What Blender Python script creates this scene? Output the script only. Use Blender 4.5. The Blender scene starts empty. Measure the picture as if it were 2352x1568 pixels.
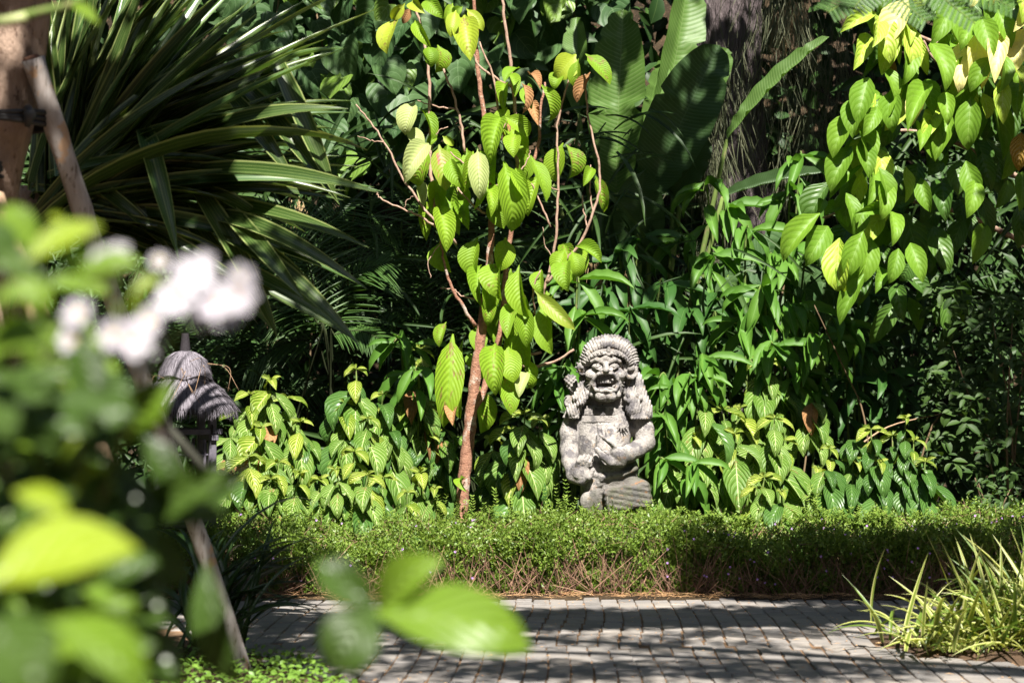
import bpy, bmesh, math, random
import numpy as np
from mathutils import Vector, Matrix

S = bpy.context.scene
COL = S.collection
R = math.radians

# ------------------------------------------------------------------ camera, sky, sun, exposure
CAM_H, LENS = 1.25, 65.0
FPX = LENS / 36.0 * 2352.0
PITCH = math.atan(102.0 / FPX)
cam_d = bpy.data.cameras.new('camera')
cam_d.lens, cam_d.sensor_width = LENS, 36.0
cam_d.clip_start, cam_d.clip_end = 0.05, 500.0
cam_d.dof.use_dof = True
cam_d.dof.focus_distance = 12.1
cam_d.dof.aperture_fstop = 3.0
cam = bpy.data.objects.new('camera', cam_d)
COL.objects.link(cam)
cam.location = (0, 0, CAM_H)
cam.rotation_euler = (R(90) + PITCH, 0, 0)
S.camera = cam

SUN_EL, SUN_AZ = R(51), R(10)            # the sun stands high behind the camera, a little to its right
SUN = Vector((math.sin(SUN_AZ) * math.cos(SUN_EL), -math.cos(SUN_AZ) * math.cos(SUN_EL), math.sin(SUN_EL)))
world = bpy.data.worlds.new('World')
S.world = world
world.use_nodes = True
wn = world.node_tree
sky = wn.nodes.new('ShaderNodeTexSky')
sky.sky_type = 'NISHITA'
sky.sun_disc = False
sky.sun_elevation = SUN_EL
sky.sun_rotation = math.atan2(SUN.x, SUN.y)
bg = wn.nodes['Background']
bg.inputs['Strength'].default_value = 0.05
wn.links.new(sky.outputs[0], bg.inputs['Color'])
sun_d = bpy.data.lights.new('sun', 'SUN')
sun_d.energy, sun_d.angle, sun_d.color = 5.0, R(0.53), (1.0, 0.95, 0.87)
sun = bpy.data.objects.new('sun', sun_d)
COL.objects.link(sun)
sun.rotation_euler = (-SUN).to_track_quat('-Z', 'Y').to_euler()
vs = S.view_settings
vs.view_transform, vs.look, vs.exposure, vs.gamma = 'Standard', 'None', 1.68, 1.0
vs.use_curve_mapping = False
S.cycles.use_denoising = True
S.cycles.max_bounces, S.cycles.diffuse_bounces, S.cycles.glossy_bounces = 6, 3, 2
S.cycles.transmission_bounces, S.cycles.transparent_max_bounces = 4, 4
S.cycles.caustics_reflective = S.cycles.caustics_refractive = False

# ------------------------------------------------------------------ helpers
rng = random.Random(7)
nrg = np.random.default_rng(11)
CAM = Vector((0, 0, CAM_H))
FWD = Vector((0, math.cos(PITCH), math.sin(PITCH)))
UPV = Vector((0, -math.sin(PITCH), math.cos(PITCH)))


def P(x, y, d):
    """The point of the garden seen at photo position (x, y) on a 2352 wide print, d metres away along the ground."""
    v = FWD + Vector((1, 0, 0)) * ((x - 1176) / FPX) + UPV * ((784 - y) / FPX)
    return CAM + v * (d / v.y)


def px(d):
    return d / FPX


def tag(o, label=None, cat=None, group=None, kind=None):
    if label:
        o['label'] = label
    if cat:
        o['category'] = cat
    if group:
        o['group'] = group
    if kind:
        o['kind'] = kind
    return o


def thing(name, label, cat, loc, group=None):
    o = bpy.data.objects.new(name, None)
    o.empty_display_size = 0.1
    COL.objects.link(o)
    o.location = loc
    ROOT[o.name] = Vector(loc)
    return tag(o, label, cat, group)


ROOT = {}


def link(name, mesh, parent=None, M=None, kind=None):
    """Link a mesh whose placement M is in world terms; parents are unrotated, so only their location is taken off."""
    o = bpy.data.objects.new(name, mesh)
    COL.objects.link(o)
    M = M or Matrix()
    if parent is not None:
        o.parent = parent
        loc = ROOT.get(parent.name)
        M = Matrix.Translation(-loc) @ M if loc is not None else M
    o.matrix_basis = M
    wl = M.translation.copy() if parent is None else None
    if parent is not None:
        ROOTW[o.name] = parent
    if kind:
        o['kind'] = kind
    return o


ROOTW = {}


def sublink(name, mesh, part, root, M=None, kind=None):
    """A sub-part: child of a part that was linked with an identity placement under root."""
    o = bpy.data.objects.new(name, mesh)
    COL.objects.link(o)
    o.parent = part
    Mw = M or Matrix()
    Mp = Matrix.Translation(ROOT[root.name]) @ part.matrix_basis
    o.matrix_basis = Mp.inverted() @ Mw
    if kind:
        o['kind'] = kind
    return o


def np_mesh(name, V, F, mat, UV=None, smooth=True):
    """Mesh from arrays: V (n,3), F (m,4) or list of tuples, UV per vertex."""
    me = bpy.data.meshes.new(name)
    if isinstance(F, np.ndarray):
        n, m, k = len(V), len(F), F.shape[1]
        me.vertices.add(n)
        me.vertices.foreach_set('co', np.ascontiguousarray(V, dtype=np.float32).ravel())
        me.loops.add(m * k)
        me.loops.foreach_set('vertex_index', np.ascontiguousarray(F, dtype=np.int32).ravel())
        me.polygons.add(m)
        me.polygons.foreach_set('loop_start', np.arange(0, m * k, k, dtype=np.int32))
        if UV is not None:
            uvl = me.uv_layers.new(name='UVMap')
            uvl.data.foreach_set('uv', np.ascontiguousarray(UV[F.ravel()], dtype=np.float32).ravel())
        me.update(calc_edges=True)
        me.validate()
    else:
        me.from_pydata([tuple(v) for v in V], [], F)
        if UV is not None:
            uvl = me.uv_layers.new(name='UVMap')
            idx = [l.vertex_index for l in me.loops]
            uvl.data.foreach_set('uv', np.asarray(UV, dtype=np.float32)[idx].ravel())
        me.update()
    if smooth:
        me.polygons.foreach_set('use_smooth', [True] * len(me.polygons))
    if mat is not None:
        me.materials.append(mat)
    return me


def smooth_path(pts, n):
    """Catmull-Rom through pts, n samples per span."""
    pts = [Vector(p) for p in pts]
    if len(pts) < 3:
        return [pts[0].lerp(pts[-1], i / n) for i in range(n + 1)]
    out = []
    q = [pts[0] * 2 - pts[1]] + pts + [pts[-1] * 2 - pts[-2]]
    for i in range(1, len(q) - 2):
        a, b, c, d = q[i - 1:i + 3]
        for j in range(n):
            t = j / n
            out.append(0.5 * (2 * b + (c - a) * t + (2 * a - 5 * b + 4 * c - d) * t * t + (3 * b - a - 3 * c + d) * t ** 3))
    out.append(pts[-1])
    return out


def tube_arrays(pts, radii, seg=8, jitter=0.0, cap=True):
    pts = [Vector(p) for p in pts]
    n = len(pts)
    if not hasattr(radii, '__len__'):
        radii = [radii] * n
    if len(radii) != n:
        radii = list(np.interp(np.linspace(0, 1, n), np.linspace(0, 1, len(radii)), radii))
    V, F, UV = [], [], []
    t0 = (pts[1] - pts[0]).normalized()
    nrm = t0.orthogonal().normalized()
    for i in range(n):
        t = (pts[min(i + 1, n - 1)] - pts[max(i - 1, 0)]).normalized()
        nrm = (nrm - t * nrm.dot(t)).normalized()
        b = t.cross(nrm)
        for j in range(seg):
            a = 2 * math.pi * j / seg
            r = radii[i] * (1 + (rng.uniform(-jitter, jitter) if jitter else 0))
            V.append(pts[i] + (nrm * math.cos(a) + b * math.sin(a)) * r)
            UV.append((j / seg, i / max(1, n - 1)))
    for i in range(n - 1):
        for j in range(seg):
            k = (j + 1) % seg
            F.append((i * seg + j, i * seg + k, (i + 1) * seg + k, (i + 1) * seg + j))
    if cap:
        F.append(tuple(range(seg))[::-1])
        F.append(tuple((n - 1) * seg + j for j in range(seg)))
    return V, F, UV


def tube(name, pts, radii, mat, parent=None, seg=8, jitter=0.0):
    V, F, UV = tube_arrays(pts, radii, seg, jitter)
    return link(name, np_mesh(name, V, F, mat, UV), parent)


def join_arrays(parts):
    V, F, UV = [], [], []
    for v, f, u in parts:
        o = len(V)
        V += list(v)
        UV += list(u)
        F += [tuple(i + o for i in q) for q in f]
    return V, F, UV


# ------------------------------------------------------------------ materials
class NT:
    def __init__(self, name):
        self.mat = bpy.data.materials.new(name)
        self.mat.use_nodes = True
        self.t = self.mat.node_tree
        self.t.nodes.clear()
        self.out = self.t.nodes.new('ShaderNodeOutputMaterial')

    def n(self, kind, **inp):
        nd = self.t.nodes.new('ShaderNode' + kind)
        for k, v in inp.items():
            self.set(nd, k, v)
        return nd

    def set(self, nd, k, v):
        s = nd.inputs[k] if not k.startswith('i') or not k[1:].isdigit() else nd.inputs[int(k[1:])]
        if isinstance(v, bpy.types.NodeSocket):
            self.t.links.new(v, s)
        else:
            if s.type == 'RGBA' and len(v) == 3:
                v = (*v, 1)
            s.default_value = v

    def math(self, op, a, b=None, c=None, clamp=False):
        nd = self.t.nodes.new('ShaderNodeMath')
        nd.operation = op
        nd.use_clamp = clamp
        for i, v in enumerate((a, b, c)):
            if v is not None:
                self.set(nd, f'i{i}', v)
        return nd.outputs[0]

    def mix(self, fac, a, b, mode='MIX'):
        nd = self.t.nodes.new('ShaderNodeMix')
        nd.data_type = 'RGBA'
        nd.blend_type = mode
        self.set(nd, 'i0', fac)
        self.set(nd, 'i6', a)
        self.set(nd, 'i7', b)
        return nd.outputs[2]

    def ramp(self, fac, lo, hi):
        nd = self.t.nodes.new('ShaderNodeMapRange')
        nd.interpolation_type = 'SMOOTHSTEP'
        self.set(nd, 'i0', fac)
        nd.inputs[1].default_value, nd.inputs[2].default_value = lo, hi
        return nd.outputs[0]

    def noise(self, vec=None, scale=5.0, detail=4.0, rough=0.55, out=0):
        nd = self.t.nodes.new('ShaderNodeTexNoise')
        nd.inputs['Scale'].default_value = scale
        nd.inputs['Detail'].default_value = detail
        nd.inputs['Roughness'].default_value = rough
        if vec is not None:
            self.t.links.new(vec, nd.inputs['Vector'])
        return nd.outputs[out]

    def coord(self, which='Object'):
        return self.t.nodes.new('ShaderNodeTexCoord').outputs[which]

    def mapping(self, vec, scale=(1, 1, 1), loc=(0, 0, 0)):
        nd = self.t.nodes.new('ShaderNodeMapping')
        self.t.links.new(vec, nd.inputs[0])
        nd.inputs['Scale'].default_value = scale
        nd.inputs['Location'].default_value = loc
        return nd.outputs[0]

    def bump(self, h, strength=0.3, dist=0.01):
        nd = self.t.nodes.new('ShaderNodeBump')
        nd.inputs['Strength'].default_value = strength
        nd.inputs['Distance'].default_value = dist
        self.t.links.new(h, nd.inputs['Height'])
        return nd.outputs[0]

    def finish(self, color, rough=0.6, spec=0.4, normal=None, trans=0.0, tcol=None):
        p = self.n('BsdfPrincipled')
        self.set(p, 'Base Color', color)
        self.set(p, 'Roughness', rough)
        self.set(p, 'Specular IOR Level', spec)
        if normal is not None:
            self.set(p, 'Normal', normal)
        sh = p.outputs[0]
        if trans > 0:
            tr = self.n('BsdfTranslucent')
            self.set(tr, 'Color', tcol if tcol is not None else color)
            if normal is not None:
                self.set(tr, 'Normal', normal)
            mx = self.t.nodes.new('ShaderNodeMixShader')
            mx.inputs[0].default_value = trans
            self.t.links.new(sh, mx.inputs[1])
            self.t.links.new(tr.outputs[0], mx.inputs[2])
            sh = mx.outputs[0]
        self.t.links.new(sh, self.out.inputs[0])
        return self.mat


def leaf_mat(name, c1, c2, vein=None, mid=0.05, n=0, lw=0.25, slope=0.35, rough=0.45, spec=0.4, trans=0.3, tint=(1.25, 1.2, 0.5),
             bump=0.25, stripe=None, stripe_at=0.72, island=False, blotch=None, vary=False, brown=0.0):
    """A leaf whose colour varies from leaf to leaf, with a midrib, n pairs of side veins and a little relief between them."""
    warm = lambda q: q if q is None else (q[0] * 1.04, q[1] * 1.03, q[2] * 0.82)
    c1, c2 = warm(c1), warm(c2)
    m = NT(name)
    uv = m.n('SeparateXYZ', i0=m.coord('UV'))
    u, v = uv.outputs[0], uv.outputs[1]
    au = m.math('MULTIPLY', m.math('ABSOLUTE', m.math('SUBTRACT', u, 0.5)), 2.0)
    rnd = m.t.nodes.new('ShaderNodeNewGeometry').outputs['Random Per Island'] if island else m.t.nodes.new('ShaderNodeObjectInfo').outputs['Random']
    col = m.mix(rnd, c1, c2)
    spots = m.noise(m.coord('Object'), 9.0, 3.0)
    col = m.mix(m.math('MULTIPLY', m.ramp(spots, 0.45, 0.75), 0.35), col, tuple(c * 0.6 for c in c1))
    if blotch:
        bl = m.ramp(m.math('ADD', m.noise(m.coord('Object'), 3.0, 4.0), m.math('MULTIPLY', rnd, 0.25)), 0.72, 0.80)
        col = m.mix(bl, col, blotch)
    h = None
    if stripe:
        s = m.ramp(au, stripe_at, stripe_at + 0.06)
        s2 = m.ramp(m.math('SINE', m.math('MULTIPLY', au, 24.0)), 0.75, 0.95)
        s = m.math('MAXIMUM', s, m.math('MULTIPLY', s2, 0.35))
        col = m.mix(s, col, stripe)
    if n:
        w = m.math('FRACT', m.math('MULTIPLY', m.math('SUBTRACT', v, m.math('MULTIPLY', m.math('POWER', au, 1.4), slope)), float(n)))
        tri = m.math('MULTIPLY', m.math('ABSOLUTE', m.math('SUBTRACT', w, 0.5)), 2.0)
        h = m.math('SUBTRACT', 1.0, tri)
        lat = m.ramp(tri, 1.0 - lw, 1.0 - lw * 0.35)
        lat = m.math('MULTIPLY', lat, m.ramp(au, 1.0, 0.8))
    if vein:
        midm = m.ramp(au, mid, mid * 0.4)
        if n and vary:
            lat = m.math('MULTIPLY', lat, m.ramp(m.math('ADD', m.math('MULTIPLY', rnd, 0.5), m.noise(m.coord('Object'), 3.5, 3.0)), 0.42, 0.85))
        mk = m.math('MAXIMUM', midm, lat) if n else midm
        col = m.mix(mk, col, vein)
    if brown:
        br = m.ramp(m.math('ADD', m.noise(m.coord('Object'), 6.0, 5.0, 0.65), m.math('MULTIPLY', m.math('FRACT', m.math('MULTIPLY', rnd, 7.31)), brown)), 0.70, 0.76)
        col = m.mix(m.math('MULTIPLY', br, 0.8), col, (0.20, 0.12, 0.045))
        sp_ = m.ramp(m.noise(m.coord('Object'), 38.0, 2.0), 0.70, 0.74)
        col = m.mix(m.math('MULTIPLY', sp_, 0.6), col, (0.13, 0.09, 0.03))
    nrm = m.bump(h, bump, 0.012) if h is not None and bump else None
    tc = m.mix(1.0, col, tint, 'MULTIPLY')
    return m.finish(col, rough, spec, nrm, trans, tc)


# ------------------------------------------------------------------ leaf shapes
def prof_ellip(p=1.0, q=0.8, pet=0.0, petw=0.05):
    def f(t):
        if pet and t < pet:
            return petw
        k = (t - pet) / (1 - pet)
        w = math.sin(math.pi * k ** p) ** q if 0 < k < 1 else 0.0
        return max(w, petw if pet and k < 0.12 else 0.0)
    return f


def prof_strap(t):
    return min(1.0, 0.75 + t) * (1 - max(0, (t - 0.45) / 0.55) ** 2.0) + 0.01


def leaf_arrays(nv=7, nu=1, prof=None, fold=0.1, curl=0.6, wave=0.0, wn=4, cor=0.0, cn=9, twist=0.0, kink=None, tipdrop=0.0, asp=0.45, rag=0.0):
    """A leaf of unit length along Y (base to tip) and unit width, arched over by curl radians, folded up along the midrib."""
    prof = prof or prof_ellip()
    V, UV, F = [], [], []
    y = z = 0.0
    m = 2 * nu + 1
    ph = rng.uniform(0, 6.28)
    for i in range(nv + 1):
        t = i / nv
        ang = curl * (0.5 - t)
        if kink is not None and t > kink[0]:
            ang -= kink[1]
        if tipdrop and t > 0.7:
            ang -= tipdrop * (t - 0.7) / 0.3
        if i:
            y += math.cos(ang) / nv
            z += math.sin(ang) / nv
        w = 0.5 * prof(t)
        wl, wr = (w * (1 - (rng.uniform(0.1, 0.45) if rng.random() < rag else 0)) for _ in (0, 1))
        tw = twist * t
        for j in range(-nu, nu + 1):
            s = j / nu
            xx = s * (wl if s < 0 else wr)
            zz = asp * fold * abs(s) * w * 2 + wave * math.sin(t * wn * 6.28 + ph + (1.3 if s < 0 else 0)) * abs(s) * (prof(t) > 0.2)
            zz += cor * math.sin((t - 0.25 * abs(s)) * cn * 6.28) * (0.3 + 0.7 * abs(s)) * prof(t)
            V.append((xx * math.cos(tw), y, z + zz + asp * xx * math.sin(tw)))
            UV.append(((s + 1) / 2, t))
    V = np.array(V)
    tip = V[-(nu + 1)]
    a = math.atan2(tip[2], tip[1])
    L = math.hypot(tip[1], tip[2])
    c, s = math.cos(-a), math.sin(-a)
    yy, zz = V[:, 1] * c - V[:, 2] * s, V[:, 1] * s + V[:, 2] * c
    V = np.stack([V[:, 0], yy / L, zz / L], 1)
    for i in range(nv):
        for j in range(m - 1):
            a0 = i * m + j
            F.append((a0, a0 + 1, a0 + m + 1, a0 + m))
    return V, np.array(F, dtype=np.int32), np.array(UV)


def heart_arrays(fold=0.12, curl=0.5):
    """A heart-shaped leaf, the stalk joining at the notch: base lobes reach behind the origin."""
    V, UV, F = [], [], []
    nv = 8
    for i in range(nv + 1):
        t = i / nv
        for j in (-2, -1, 0, 1, 2):
            s = j / 2
            yb = -0.22 * math.sin(abs(s) * math.pi * 0.75) * (1 - t)
            y0 = yb + t * (1 - yb)
            w = 0.5 * (math.sin(math.pi * min(1, 0.28 + 0.72 * t)) ** 0.75 if t < 1 else 0)
            x = s * w * (1 + 0.25 * (1 - t))
            V.append((x, y0, fold * abs(x) * 2 - curl * (y0 - 0.1) ** 2 * 0.5 + 0.03 * math.sin(7 * t + 3 * s)))
            UV.append(((s + 1) / 2, t))
    for i in range(nv):
        for j in range(4):
            a = i * 5 + j
            F.append((a, a + 1, a + 6, a + 5))
    return np.array(V), np.array(F, dtype=np.int32), np.array(UV)


def leaf_set(name, mats, count, **kw):
    """count mesh variants for each material, shared by all leaves of a kind."""
    out = []
    for mt in mats:
        vs_ = []
        for _ in range(count):
            k = dict(kw)
            for q in ('fold', 'curl', 'twist', 'tipdrop'):
                if q in k:
                    k[q] = k[q] * rng.uniform(0.5, 1.5)
            if k.pop('heart', False):
                A = heart_arrays(k.get('fold', 0.12), k.get('curl', 0.5))
            else:
                A = leaf_arrays(**k)
            vs_.append(np_mesh(name, *A[:2], mt, A[2]))
        out.append(vs_)
    return out


def leaf_matrix(base, tip, normal, width, zs=None):
    base, tip = Vector(base), Vector(tip)
    d = tip - base
    L = d.length
    y = d / L
    nrm = Vector(normal)
    z = nrm - y * nrm.dot(y)
    if z.length < 1e-4:
        z = y.orthogonal()
    z.normalize()
    x = y.cross(z)
    zs = zs or L
    M = Matrix(((x.x * width, y.x * L, z.x * zs, base.x), (x.y * width, y.y * L, z.y * zs, base.y), (x.z * width, y.z * L, z.z * zs, base.z), (0, 0, 0, 1)))
    return M


def rvec(a=1.0):
    return Vector((rng.uniform(-a, a), rng.uniform(-a, a), rng.uniform(-a, a)))


def mass_mesh(name, T, base, tip, normal, width, mat):
    """Many leaves as one mesh: T = template arrays, the rest arrays of N rows."""
    V, F, UV = T
    base, tip, normal = np.asarray(base, float), np.asarray(tip, float), np.asarray(normal, float)
    d = tip - base
    L = np.linalg.norm(d, axis=1, keepdims=True)
    y = d / L
    z = normal - y * (normal * y).sum(1, keepdims=True)
    z /= np.linalg.norm(z, axis=1, keepdims=True) + 1e-9
    x = np.cross(y, z)
    w = np.asarray(width, float).reshape(-1, 1)
    A = np.stack([x * w, y * L, z * L], 1)                   # N,3(axis),3
    co = np.einsum('vk,nkc->nvc', V, A) + base[:, None, :]
    n = len(base)
    FF = (F[None] + (np.arange(n) * len(V))[:, None, None]).reshape(-1, F.shape[1])
    return np_mesh(name, co.reshape(-1, 3), FF, mat, np.tile(UV, (n, 1)))


def unit(a):
    return a / (np.linalg.norm(a, axis=1, keepdims=True) + 1e-9)


def box_arrays(c, s, rot=None, bev=0.0):
    x, y, z = [q / 2 for q in s]
    V = []
    if bev:
        for (sx, sy, sz) in [(a, b, c_) for a in (-1, 1) for b in (-1, 1) for c_ in (-1, 1)]:
            V += [Vector((sx * (x - bev), sy * (y - bev), sz * z)), Vector((sx * (x - bev), sy * y, sz * (z - bev))), Vector((sx * x, sy * (y - bev), sz * (z - bev)))]
        bm = bmesh.new()
        for v in V:
            bm.verts.new(v)
        r = bmesh.ops.convex_hull(bm, input=bm.verts)
        bm.verts.index_update()
        V = [v.co.copy() for v in bm.verts]
        F = [tuple(v.index for v in f.verts) for f in bm.faces]
        bm.free()
    else:
        V = [Vector((a * x, b * y, c_ * z)) for a in (-1, 1) for b in (-1, 1) for c_ in (-1, 1)]
        F = [(0, 1, 3, 2), (4, 6, 7, 5), (0, 4, 5, 1), (2, 3, 7, 6), (0, 2, 6, 4), (1, 5, 7, 3)]
    if rot is not None:
        V = [rot @ v for v in V]
    V = [v + Vector(c) for v in V]
    return V, F, [(0, 0)] * len(V)


def box(name, c, s, mat, parent=None, rot=None, bev=0.004):
    V, F, UV = box_arrays(c, s, rot, bev)
    return link(name, np_mesh(name, V, F, mat, UV, smooth=False), parent)
# ------------------------------------------------------------------ materials of the setting
def soil_mat(name, a, b):
    m = NT(name)
    co = m.coord('Object')
    c = m.mix(m.ramp(m.noise(co, 3.0, 6.0), 0.35, 0.65), a, b)
    c = m.mix(m.math('MULTIPLY', m.ramp(m.noise(co, 60.0, 3.0), 0.55, 0.7), 0.6), c, (0.16, 0.10, 0.06))
    return m.finish(c, 0.95, 0.1, m.bump(m.noise(co, 45.0, 5.0), 0.8, 0.02))


M_SOIL = soil_mat('soil', (0.045, 0.030, 0.020), (0.085, 0.055, 0.035))
M_JOINT = soil_mat('joint_sand', (0.12, 0.08, 0.05), (0.21, 0.13, 0.075))
M_EARTH = soil_mat('forest_floor', (0.020, 0.015, 0.010), (0.05, 0.035, 0.02))


def paver_mat():
    m = NT('paver')
    co = m.coord('Object')
    info = m.t.nodes.new('ShaderNodeObjectInfo')
    geo = m.t.nodes.new('ShaderNodeNewGeometry')
    pos = geo.outputs['Position']
    r = m.math('FRACT', m.math('ADD', info.outputs['Random'], geo.outputs['Random Per Island']))
    c = m.mix(r, (0.128, 0.120, 0.114), (0.205, 0.191, 0.181))
    c = m.mix(m.ramp(m.noise(pos, 3.0, 5.0), 0.38, 0.7), c, (0.235, 0.210, 0.185))
    c = m.mix(m.math('MULTIPLY', m.ramp(m.noise(pos, 140.0, 2.0), 0.5, 0.72), 0.45), c, (0.12, 0.115, 0.115))
    c = m.mix(m.math('MULTIPLY', m.ramp(m.noise(pos, 9.0, 7.0, 0.72), 0.55, 0.68), 0.65), c, (0.095, 0.078, 0.064))
    return m.finish(c, 0.85, 0.25, m.bump(m.noise(pos, 160.0, 3.0), 0.5, 0.004))


M_PAVER = paver_mat()

# ------------------------------------------------------------------ the ground, raised behind into an added bank that closes off the sky
xs = np.concatenate([[-60, -30, -16], np.linspace(-9, 9, 37), [16, 30, 60]])
ys = np.concatenate([[-60, -25, -8], np.linspace(0, 26, 53), [32, 45, 80]])
GV = []
for yv in ys:
    for xv in xs:
        z = -0.03
        if yv > 10.95:
            z = 0.012 + 0.03 * math.sin(xv * 2.1) * math.sin(yv * 1.7)
        if yv > 17.5:
            z += min(8.5, (yv - 17.5) ** 1.4 * 0.75)
        GV.append((xv, yv, z))
W_ = len(xs)
GF = np.array([(j * W_ + i, j * W_ + i + 1, (j + 1) * W_ + i + 1, (j + 1) * W_ + i) for j in range(len(ys) - 1) for i in range(W_ - 1)], dtype=np.int32)
tag(link('ground', np_mesh('ground', np.array(GV), GF, M_EARTH)), kind='structure')

# ------------------------------------------------------------------ paving
PAV_A = math.atan((2218 - 1920) / (65 / 36 * 3840))
PD, PR = Vector((math.sin(PAV_A), math.cos(PAV_A), 0)), Vector((math.cos(PAV_A), -math.sin(PAV_A), 0))
paving = bpy.data.objects.new('paving', None)
COL.objects.link(paving)
ROOT[paving.name] = Vector((0, 0, 0))
tag(paving, kind='structure')
JV = [(-9, 3, -0.008), (9, 3, -0.008), (9, 10.99, -0.008), (-9, 10.99, -0.008)]
link('joint_sand', np_mesh('joint_sand', JV, [(0, 1, 2, 3)], M_JOINT, smooth=False), paving, kind='structure')


def in_frame(p, marg=60):
    v = p - CAM
    d = v.dot(FWD)
    if d < 0.2:
        return False
    x, y = 1176 + v.x / d * FPX, 784 - v.dot(UPV) / d * FPX
    return -marg < x < 2352 + marg and -marg < y < 1568 + marg


BED_C, BED_R = Vector((2.62, 9.0, 0)), (0.86, 0.66)          # the small bed of striped grass at the right edge of the path


def grass_bed(p, grow=0.0):
    return ((p.x - BED_C.x) / (BED_R[0] + grow)) ** 2 + ((p.y - BED_C.y) / (BED_R[1] + grow)) ** 2 < 1


def left_bed(p):
    return p.x < -1.02 - 0.42 * (p.y - 8.0) + 0.05 * math.sin(p.y * 5) and p.y < 9.6


PW, PL, GAP = 0.101, 0.205, 0.006
pv_var = []
for k in range(4):
    V, F, UV = box_arrays((0, 0, -0.03), (PW - 0.0085, PL - 0.0035, 0.06), None, 0.004)
    V = [v + Vector((0, 0, rng.uniform(-0.0012, 0.0012) if v.z > -0.02 else 0)) + Vector((rng.uniform(-0.002, 0.002), rng.uniform(-0.0015, 0.0015), 0)) for v in V]
    pv_var.append((V, F, np_mesh('paver', V, F, M_PAVER, UV, smooth=False)))
cells = []
for i in range(-75, 62):
    u0 = i * PW
    for j in range(14, 56):
        w0 = j * PL + (PL / 2 if i % 2 else 0) + 0.02 * math.sin(i * 2.3)
        if w0 < 8.93:
            u = u0 + 0.045
        else:
            u = u0
        u += 0.018 * math.sin(w0 * 2.6 + 0.15 * i) + 0.004 * math.sin(i * 12.9898 + j * 7.1)
        p = PD * w0 + PR * u
        if p.y > 10.88 + 0.03 * math.sin(p.x * 4) or p.y < 3.2 or grass_bed(p, -0.02) or left_bed(p):
            continue
        cells.append((p, i, j))
vis = sorted([c for c in cells if in_frame(c[0], 10)], key=lambda c: c[0].y)[:300]
chosen = {(c[1], c[2]) for c in vis}
rest = []
for p, i, j in cells:
    V, F, me = pv_var[(i * 7 + j * 3) % 4]
    M = Matrix.Translation(p + Vector((0, 0, rng.gauss(0, 0.0016)))) @ Matrix.Rotation(-PAV_A + rng.gauss(0, 0.006), 4, 'Z') @ Matrix.Rotation(rng.gauss(0, 0.008), 4, 'X') @ Matrix.Rotation(rng.gauss(0, 0.01), 4, 'Y')
    if (i, j) in chosen:
        link('paver', me, paving, M)
    elif in_frame(p, 400):
        rest.append(([M @ v for v in V], F, [(0, 0)] * len(V)))
link('paver', np_mesh('paver', *join_arrays(rest)[:2], M_PAVER, smooth=False), paving, kind='stuff')

# the soil mound of the grass bed and the soil of the bed by the trunk
def mound(name, c, r, h, mat):
    V, F = [tuple(c + Vector((0, 0, h)))], []
    rings, seg = 6, 36
    for a in range(1, rings + 1):
        for b in range(seg):
            th = 2 * math.pi * b / seg
            q = a / rings
            wob = 1 + 0.05 * math.sin(th * 5) + 0.03 * math.sin(th * 9 + 1)
            V.append((c.x + r[0] * q * wob * math.cos(th), c.y + r[1] * q * wob * math.sin(th), h * (1 - q ** 2) + 0.005 * math.sin(th * 13 + a) - (0.014 if a == rings else 0)))
    for b in range(seg):
        F.append((0, 1 + b, 1 + (b + 1) % seg))
    for a in range(rings - 1):
        for b in range(seg):
            o, q = 1 + a * seg, 1 + (a + 1) * seg
            F.append((o + b, q + b, q + (b + 1) % seg, o + (b + 1) % seg))
    return tag(link(name, np_mesh(name, V, F, mat)), kind='structure')


mound('planting_soil', BED_C, (BED_R[0] + 0.03, BED_R[1] + 0.03), 0.05, M_SOIL)
mound('planting_soil', Vector((-3.3, 7.4, 0)), (2.75, 2.3), 0.05, M_SOIL)
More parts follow.
